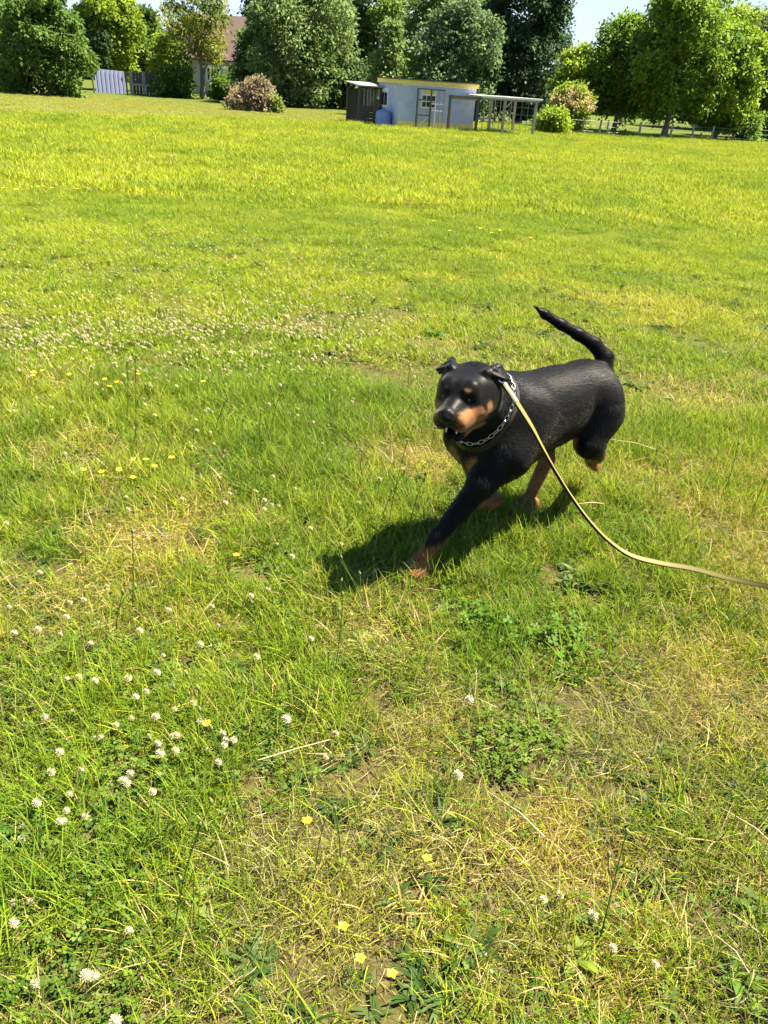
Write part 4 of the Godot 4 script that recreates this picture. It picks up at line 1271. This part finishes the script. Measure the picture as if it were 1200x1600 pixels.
func dog_colour(p: Vector3, g: int) -> Color:
	var black := Color(0.0026, 0.0026, 0.0029)
	var tan := Color(0.17, 0.080, 0.030) * (1.0 + 0.5 * nz.get_noise_3d(p.x * 9, p.y * 9, p.z * 9))
	var n := nz.get_noise_3d(p.x * 22, p.y * 22, p.z * 22) * 0.5 + nz2.get_noise_3d(p.x * 60, p.y * 60, p.z * 60) * 0.4
	var k := 0.0
	if g == 3:
		var t := seg_t(p, Vector3(0.375, 0.345, -0.085), Vector3(0.555, 0.065, -0.012))
		var ax: Vector3 = Vector3(0.375, 0.345, -0.085).lerp(Vector3(0.555, 0.065, -0.012), t)
		var side := (p - ax).dot(Vector3(-0.75, -0.5, -0.2).normalized()) / 0.035
		k = smoothstep(-0.06, 0.06, t - 0.66 + 0.24 * side + n * 0.12)
	elif g == 4:
		k = smoothstep(-0.02, 0.03, 0.31 - p.y + n * 0.03)
		if p.x > 0.26 and p.y < 0.40: k = 1.0
	elif g == 6:
		k = smoothstep(-0.02, 0.03, 0.265 - p.y + n * 0.03 + (p.x + 0.2) * 0.5)
	elif g == 5:
		var fr := smoothstep(-0.01, 0.01, p.z + 0.085 + n * 0.01) * smoothstep(-0.02, 0.02, 0.40 - p.y)
		k = maxf(fr, smoothstep(-0.02, 0.02, 0.275 - p.y + n * 0.02 + (-0.30 - p.x) * 0.5))
	elif g == 0 or g == 1:
		for s in [-1.0, 1.0]:
			k = maxf(k, smoothstep(0.056, 0.036, p.distance_to(Vector3(0.375, 0.385, 0.052 * s)) + n * 0.012))
	elif g == 2 or g == 9 or g == 10:
		var q := HB.inverse() * (p - HC)
		var ar := absf(q.z)
		if g == 9: return Color(0.006, 0.006, 0.007)
		if g == 2:
			var muz := smoothstep(0.056, 0.074, q.x + n * 0.03) * smoothstep(0.016, 0.030, ar + n * 0.014) * smoothstep(-0.002, -0.018, q.y + n * 0.016) * smoothstep(-0.088, -0.078, q.y)
			muz *= 1.0 - 0.85 * smoothstep(0.150, 0.166, q.x + n * 0.02)
			var cheek := smoothstep(0.060, 0.070, ar) * smoothstep(-0.040, -0.050, q.y + n * 0.012) * smoothstep(-0.086, -0.076, q.y) * smoothstep(0.024, 0.042, q.x + n * 0.015)
			var brow := smoothstep(0.009, 0.003, Vector2(q.y - 0.050, (ar - 0.039) * 0.6).length() + n * 0.004) * smoothstep(0.03, 0.05, q.x)
			var spot := smoothstep(0.017, 0.008, Vector2((q.y + 0.030) * 0.6, q.x - 0.030).length() + n * 0.008) * smoothstep(0.06, 0.07, ar)
			if q.z > 0.0: brow *= 0.2
			k = maxf(maxf(muz, cheek), maxf(brow, spot))
			k *= smoothstep(0.002, 0.008, absf(q.y + 0.083 - (0.10 - q.x) * 0.10))
		else:
			k = smoothstep(0.010, 0.018, ar + n * 0.004) * smoothstep(0.108, 0.090, q.x + n * 0.012)
			if q.x < 0.0: k *= 0.3
	return black.lerp(tan, clampf(k, 0, 1))

func dog() -> void:
	rng.seed = 555
	dog_shape()
	var h := 0.0055
	var lo := Vector3(-0.62, -0.03, -0.30)
	var B := 8
	var nb := Vector3i(32, 21, 14)
	var nx := nb.x * B + 1
	var ny := nb.y * B + 1
	var nzz := nb.z * B + 1
	var field := PackedFloat32Array()
	field.resize(nx * ny * nzz)
	field.fill(1.0)
	var blocks := []
	var all := PackedInt32Array(range(pa.size()))
	var half := h * B * 0.5
	var diag := half * 1.7321
	for bz in nb.z:
		for by in nb.y:
			for bxi in nb.x:
				var ce := lo + Vector3(bxi, by, bz) * (h * B) + Vector3.ONE * half
				var list := PackedInt32Array()
				var d := 1.0
				for j in all:
					var e := prim(j, ce) 
					if e < diag * 1.2 + 0.055:
						list.push_back(j)
					d = minf(d, e)
				if list.is_empty() or d > diag * 1.2 + 0.04 or d < -diag * 1.3 - 0.03: continue
				blocks.append([Vector3i(bxi, by, bz), list])
				for z in B + 1:
					for y in B + 1:
						var row := ((bz * B + z) * ny + by * B + y) * nx + bxi * B
						for x in B + 1:
							if field[row + x] == 1.0:
								field[row + x] = sdf(lo + Vector3(bxi * B + x, by * B + y, bz * B + z) * h, list)
	# interior blocks left at 1.0 never touch the surface: the cells next to them are all inside
	var vid := PackedInt32Array()
	vid.resize(nx * ny * nzz)
	vid.fill(-1)
	var mb := MB.new()
	var grp := PackedInt32Array()
	var off := [0, 1, nx, nx + 1, nx * ny, nx * ny + 1, nx * ny + nx, nx * ny + nx + 1]
	var cv := PackedFloat32Array()
	cv.resize(8)
	for bk in blocks:
		var b: Vector3i = bk[0]
		for z in B:
			for y in B:
				var row := ((b.z * B + z) * ny + b.y * B + y) * nx + b.x * B
				for x in B:
					var o := row + x
					var inside := 0
					for q in 8:
						cv[q] = field[o + off[q]]
						if cv[q] < 0.0: inside += 1
					if inside == 0 or inside == 8: continue
					var sum := Vector3.ZERO
					var cnt := 0
					for q in 8:
						for ax in [1, 2, 4]:
							if q & ax: continue
							var r: int = q | ax
							if (cv[q] < 0.0) == (cv[r] < 0.0): continue
							var t := cv[q] / (cv[q] - cv[r])
							var c0 := Vector3(q & 1, (q >> 1) & 1, (q >> 2) & 1)
							var c1 := Vector3(r & 1, (r >> 1) & 1, (r >> 2) & 1)
							sum += c0.lerp(c1, t)
							cnt += 1
					var lp := lo + (Vector3(b.x * B + x, b.y * B + y, b.z * B + z) + sum / cnt) * h
					var e := 0.004
					var list: PackedInt32Array = bk[1]
					var nn := Vector3(sdf(lp + Vector3(e, 0, 0), list) - sdf(lp - Vector3(e, 0, 0), list), sdf(lp + Vector3(0, e, 0), list) - sdf(lp - Vector3(0, e, 0), list), sdf(lp + Vector3(0, 0, e), list) - sdf(lp - Vector3(0, 0, e), list)).normalized()
					var best := 9.0
					var g := 0
					for j in list:
						var dd := prim(j, lp)
						if dd < best: best = dd; g = pg[j]
					vid[o] = mb.vert(lp, nn, dog_colour(lp, g))
					grp.push_back(g)
	var quads := func(a: int, b2: int, c: int, d: int) -> void:
		if a < 0 or b2 < 0 or c < 0 or d < 0: return
		mb.tri_i(a, b2, c); mb.tri_i(a, c, d)
	for bk in blocks:
		var b: Vector3i = bk[0]
		for z in B:
			for y in B:
				var row := ((b.z * B + z) * ny + b.y * B + y) * nx + b.x * B
				for x in B:
					var o := row + x
					if vid[o] < 0: continue
					var s := field[o] < 0.0
					var X := b.x * B + x
					var Y := b.y * B + y
					var Z := b.z * B + z
					if Y > 0 and Z > 0 and s != (field[o + 1] < 0.0):
						quads.call(vid[o], vid[o - nx], vid[o - nx - nx * ny], vid[o - nx * ny])
					if X > 0 and Z > 0 and s != (field[o + nx] < 0.0):
						quads.call(vid[o], vid[o - 1], vid[o - 1 - nx * ny], vid[o - nx * ny])
					if X > 0 and Y > 0 and s != (field[o + nx * ny] < 0.0):
						quads.call(vid[o], vid[o - 1], vid[o - 1 - nx], vid[o - nx])
	print("dog vertices ", mb.v.size(), " blocks ", blocks.size())
	# bring it into the world, relative to the dog's place on the ground
	var body := MB.new()
	body.i = mb.i
	body.c = mb.c
	var rot := Basis(Vector3(-cos(DA), 0, sin(DA)), Vector3.UP, Vector3(-sin(DA), 0, -cos(DA)))
	body.v.resize(mb.v.size())
	body.n.resize(mb.v.size())
	for k in mb.v.size():
		body.v[k] = mb.v[k] * DS
		body.n[k] = mb.n[k]
	var coat := mat("coat", Color.WHITE, 0.46, true, 0.0, 0.22)
	coat.rim_enabled = true
	coat.rim = 0.12
	var cn := FastNoiseLite.new()
	cn.seed = 12; cn.frequency = 0.035; cn.fractal_octaves = 4
	var cim := cn.get_seamless_image(512, 512)
	cim.bump_map_to_normal_map(5.0)
	coat.normal_enabled = true
	coat.normal_texture = ImageTexture.create_from_image(cim)
	coat.normal_scale = 0.28
	coat.uv1_triplanar = true
	coat.uv1_scale = Vector3(2.2, 9.0, 9.0)
	var d := thing("dog", DO, "black and tan rottweiler trotting towards the left with raised tail", "dog")
	d.basis = rot
	part("body", body, coat, d)
	# short glossy hairs over the body
	var hair := MB.new()
	hair.blade(Vector3.ZERO, Vector3(0, 0.22, 1).normalized(), Vector3(0, -0.25, 0), 0.022, 0.0015, 2, Color.WHITE, Color.WHITE)
	var fur := mat("fur", Color.WHITE, 0.55, true, 0.0, 0.25)
	var hm := hair.mesh(fur)
	var where := []
	var tint := []
	for k in mb.v.size():
		var g := grp[k]
		if g == 9: continue
		for rep in (2 if g != 2 and g != 8 else 1):
			var nn := body.n[k]
			var flow := Vector3(-1, -0.45, 0)
			if g >= 3 and g <= 6: flow = Vector3(-0.25, -1, 0)
			if g == 2 or g == 10 or g == 8: flow = -HB.x + Vector3(0, -0.2, 0)
			if g == 7: flow = Vector3(0.55, 0.35, 0.5)
			flow += Vector3(rr(-0.3, 0.3), rr(-0.3, 0.3), rr(-0.3, 0.3))
			var fw := flow
			fw = (fw - nn * fw.dot(nn)).normalized()
			var sd := nn.cross(fw).normalized()
			var sc := rr(0.6, 1.2)
			if g == 2 or g == 10: sc *= 0.5
			if g == 8: sc *= 0.6
			if g == 7: sc *= 0.85
			var tone := rr(0.4, 1.9) if mb.c[k].r < 0.05 else rr(0.6, 1.5)
			where.append(Transform3D(Basis(sd, nn, fw) * Basis(Vector3(1, 0, 0), rr(-0.25, 0.12)) * Basis().scaled(Vector3.ONE * sc), body.v[k] - nn * 0.001 + sd * rr(-0.003, 0.003) + fw * rr(-0.003, 0.003)))
			tint.append(mb.c[k] * tone)
	many("fur", hm, where, tint, d)
	# eyes, teeth
	mat("eye", Color(0.02, 0.010, 0.006), 0.06)
	mat("tooth", Color(0.75, 0.70, 0.58), 0.3)
	for s in [-1.0, 1.0]:
		var ey := MB.new()
		ey.ball(hp(0.080, 0.016, 0.041 * s) * DS, Vector3.ONE * 0.0112, 12, 8, Color.WHITE)
		part("eye", ey, M.eye, d)
		var to := MB.new()
		var base := hp(0.125, -0.082, 0.018 * s)
		to.tube(PackedVector3Array([base * DS, (base + HB * Vector3(0.002, -0.016, 0)) * DS]), PackedFloat32Array([0.004, 0.0012]), 6)
		part("tooth", to, M.tooth, d)
	collar_and_leash(rot)

func on_neck(c: Vector3, dir: Vector3) -> Vector3:
	var all := PackedInt32Array(range(pa.size()))
	var keep := PackedInt32Array()
	for j in all:
		if pg[j] != 8: keep.push_back(j)
	var t := 0.05
	for k in 60:
		var e := sdf(c + dir * t, keep)
		if e > -0.0008: break
		t += maxf(-e * 0.8, 0.001)
	return c + dir * t

func collar_and_leash(rot: Basis) -> void:
	var ax := Vector3(0.86, 0.50, -0.10).normalized()
	var u := ax.cross(Vector3(0, 0, 1)).normalized()
	if u.y < 0: u = -u
	var w := ax.cross(u).normalized()
	if w.z < 0: w = -w
	# chain collar
	var cc := Vector3(0.352, 0.600, -0.012)
	var n := 40
	var ring := []
	for k in n:
		var a := TAU * k / n
		var dir := u * cos(a) + w * sin(a)
		ring.append(on_neck(cc, dir) + dir * 0.006)
	var ch := thing("chain_collar", DO, "silver link chain collar round the dog's neck", "collar")
	for k in n:
		var p0: Vector3 = rot * ring[k] * DS
		var p1: Vector3 = rot * ring[(k + 1) % n] * DS
		var outd: Vector3 = (rot * (ring[k] - cc)).normalized()
		var t := (p1 - p0).normalized()
		var s := t.cross(outd).normalized()
		if k % 2 == 1: s = (s + outd * 0.9).normalized()
		var len := p0.distance_to(p1) * 0.66
		var mid := (p0 + p1) * 0.5
		var pts := PackedVector3Array()
		var rad := PackedFloat32Array()
		for q in 13:
			var an := TAU * q / 12.0
			pts.push_back(mid + t * cos(an) * len + s * sin(an) * 0.0065)
			rad.push_back(0.0014)
		var mb := MB.new()
		mb.tube(pts, rad, 6, Color.WHITE, false)
		part("link", mb, M.chrome, ch)
	# leather collar just behind it
	mat("leather", Color(0.025, 0.02, 0.018), 0.5)
	var c2 := Vector3(0.322, 0.585, -0.010)
	var lc := thing("leather_collar", DO, "grey-brown leather strap collar behind the chain", "collar")
	var mb2 := MB.new()
	var prev := -1
	for k in n + 1:
		var a := TAU * (k % n) / n
		var dir := u * cos(a) + w * sin(a)
		var p: Vector3 = on_neck(c2, dir) + dir * 0.004
		var q: Vector3 = on_neck(c2 + ax * 0.017, dir) + dir * 0.004
		var nn := (rot * dir).normalized()
		var m := mb2.vert(rot * p * DS, nn, Color.WHITE)
		mb2.vert(rot * q * DS, nn, Color.WHITE)
		if prev >= 0:
			mb2.tri_i(prev, prev + 1, m); mb2.tri_i(prev + 1, m + 1, m)
		prev = m
	part("strap", mb2, M.leather, lc)
	# leash
	mat("webbing", Color.WHITE, 0.75, true)
	var lh := thing("leash", Vector3.ZERO, "olive yellow webbing leash sagging from the collar towards the right", "leash")
	var key := [Vector3(0.368, 0.750, -2.520), Vector3(0.417, 0.692, -2.490), Vector3(0.472, 0.622, -2.468), Vector3(0.582, 0.456, -2.500), Vector3(0.735, 0.272, -2.485), Vector3(0.902, 0.155, -2.462), Vector3(1.128, 0.128, -2.446), Vector3(1.350, 0.150, -2.326), Vector3(1.62, 0.26, -2.15), Vector3(1.95, 0.52, -2.0), Vector3(2.30, 0.95, -1.9)]
	var cu := Curve3D.new()
	for k in key.size():
		var tn: Vector3 = (key[mini(k + 1, key.size() - 1)] - key[maxi(k - 1, 0)]) / 6.0
		cu.add_point(key[k], -tn, tn)
	var total := cu.get_baked_length()
	for layer in 2:
		var mb := MB.new()
		var last := -1
		var steps := 120
		for k in steps + 1:
			var t := float(k) / steps
			var p := cu.sample_baked(t * total, true)
			var t1 := cu.sample_baked(minf(t * total + 0.01, total), true) - cu.sample_baked(maxf(t * total - 0.01, 0), true)
			t1 = t1.normalized()
			var a := Vector3(0.0, 0.62, 0.78).cross(t1).normalized()
			var b := a.cross(t1).normalized()
			var tw := 0.25 + sin(t * 7.0) * 0.5 + (0.3 * sin(t * 11.0) if layer == 1 else 0.0)
			var wd := (a * cos(tw) + b * sin(tw))
			var th := wd.cross(t1).normalized()
			p += th * (0.0025 if layer == 0 else -0.0025) + (Vector3(0.0, 0.012, 0.004) * sin(clampf((t - 0.5) / 0.4, 0, 1) * PI) * (1.0 if layer == 0 else 0.0))
			var hw := 0.0088
			var hh := 0.0014
			var shade := 1.0 + 0.15 * sin(t * 700.0)
			var col := (Color(0.12, 0.10, 0.016) if layer == 0 else Color(0.17, 0.145, 0.026)) * shade
			var edge := col * 0.55
			var m := mb.v.size()
			mb.vert(p - wd * hw + th * hh, th, edge); mb.vert(p, th, col); mb.vert(p + wd * hw + th * hh, th, edge)
			mb.v[m + 1] = p + th * hh * 1.3
			mb.vert(p + wd * hw - th * hh, -th, edge); mb.vert(p - th * hh * 1.3, -th, col); mb.vert(p - wd * hw - th * hh, -th, edge)
			if last >= 0:
				for q in [0, 1, 3, 4]:
					mb.tri_i(last + q, last + q + 1, m + q); mb.tri_i(last + q + 1, m + q + 1, m + q)
			last = m
		part("strap", mb, M.webbing, lh)
	# snap hook
	var hook := MB.new()
	var p0: Vector3 = cu.sample_baked(0.0)
	var dirn := (cu.sample_baked(0.08) - p0).normalized()
	hook.tube(PackedVector3Array([p0 - dirn * 0.005, p0 + dirn * 0.028]), PackedFloat32Array([0.006, 0.005]), 8)
	var sidev := dirn.cross(Vector3(0.4, 0.3, 1)).normalized()
	var hpnts := PackedVector3Array()
	var hr := PackedFloat32Array()
	for q in 13:
		var an := TAU * q / 12.0
		hpnts.push_back(p0 - dirn * 0.022 + dirn * cos(an) * 0.02 + sidev * sin(an) * 0.010)
		hr.push_back(0.0040)
	hook.tube(hpnts, hr, 6, Color.WHITE, false)
	part("snap_hook", hook, mat("clip_steel", Color(0.62, 0.63, 0.66), 0.35), lh)
	M.clip_steel.metallic = 1.0
	var cuff := MB.new()
	cuff.tube(PackedVector3Array([p0 + dirn * 0.028, p0 + dirn * 0.075]), PackedFloat32Array([0.0075, 0.0085]), 8)
	mat("cuff", Color(0.50, 0.47, 0.32), 0.5)
	part("stitched_end", cuff, M.cuff, lh)
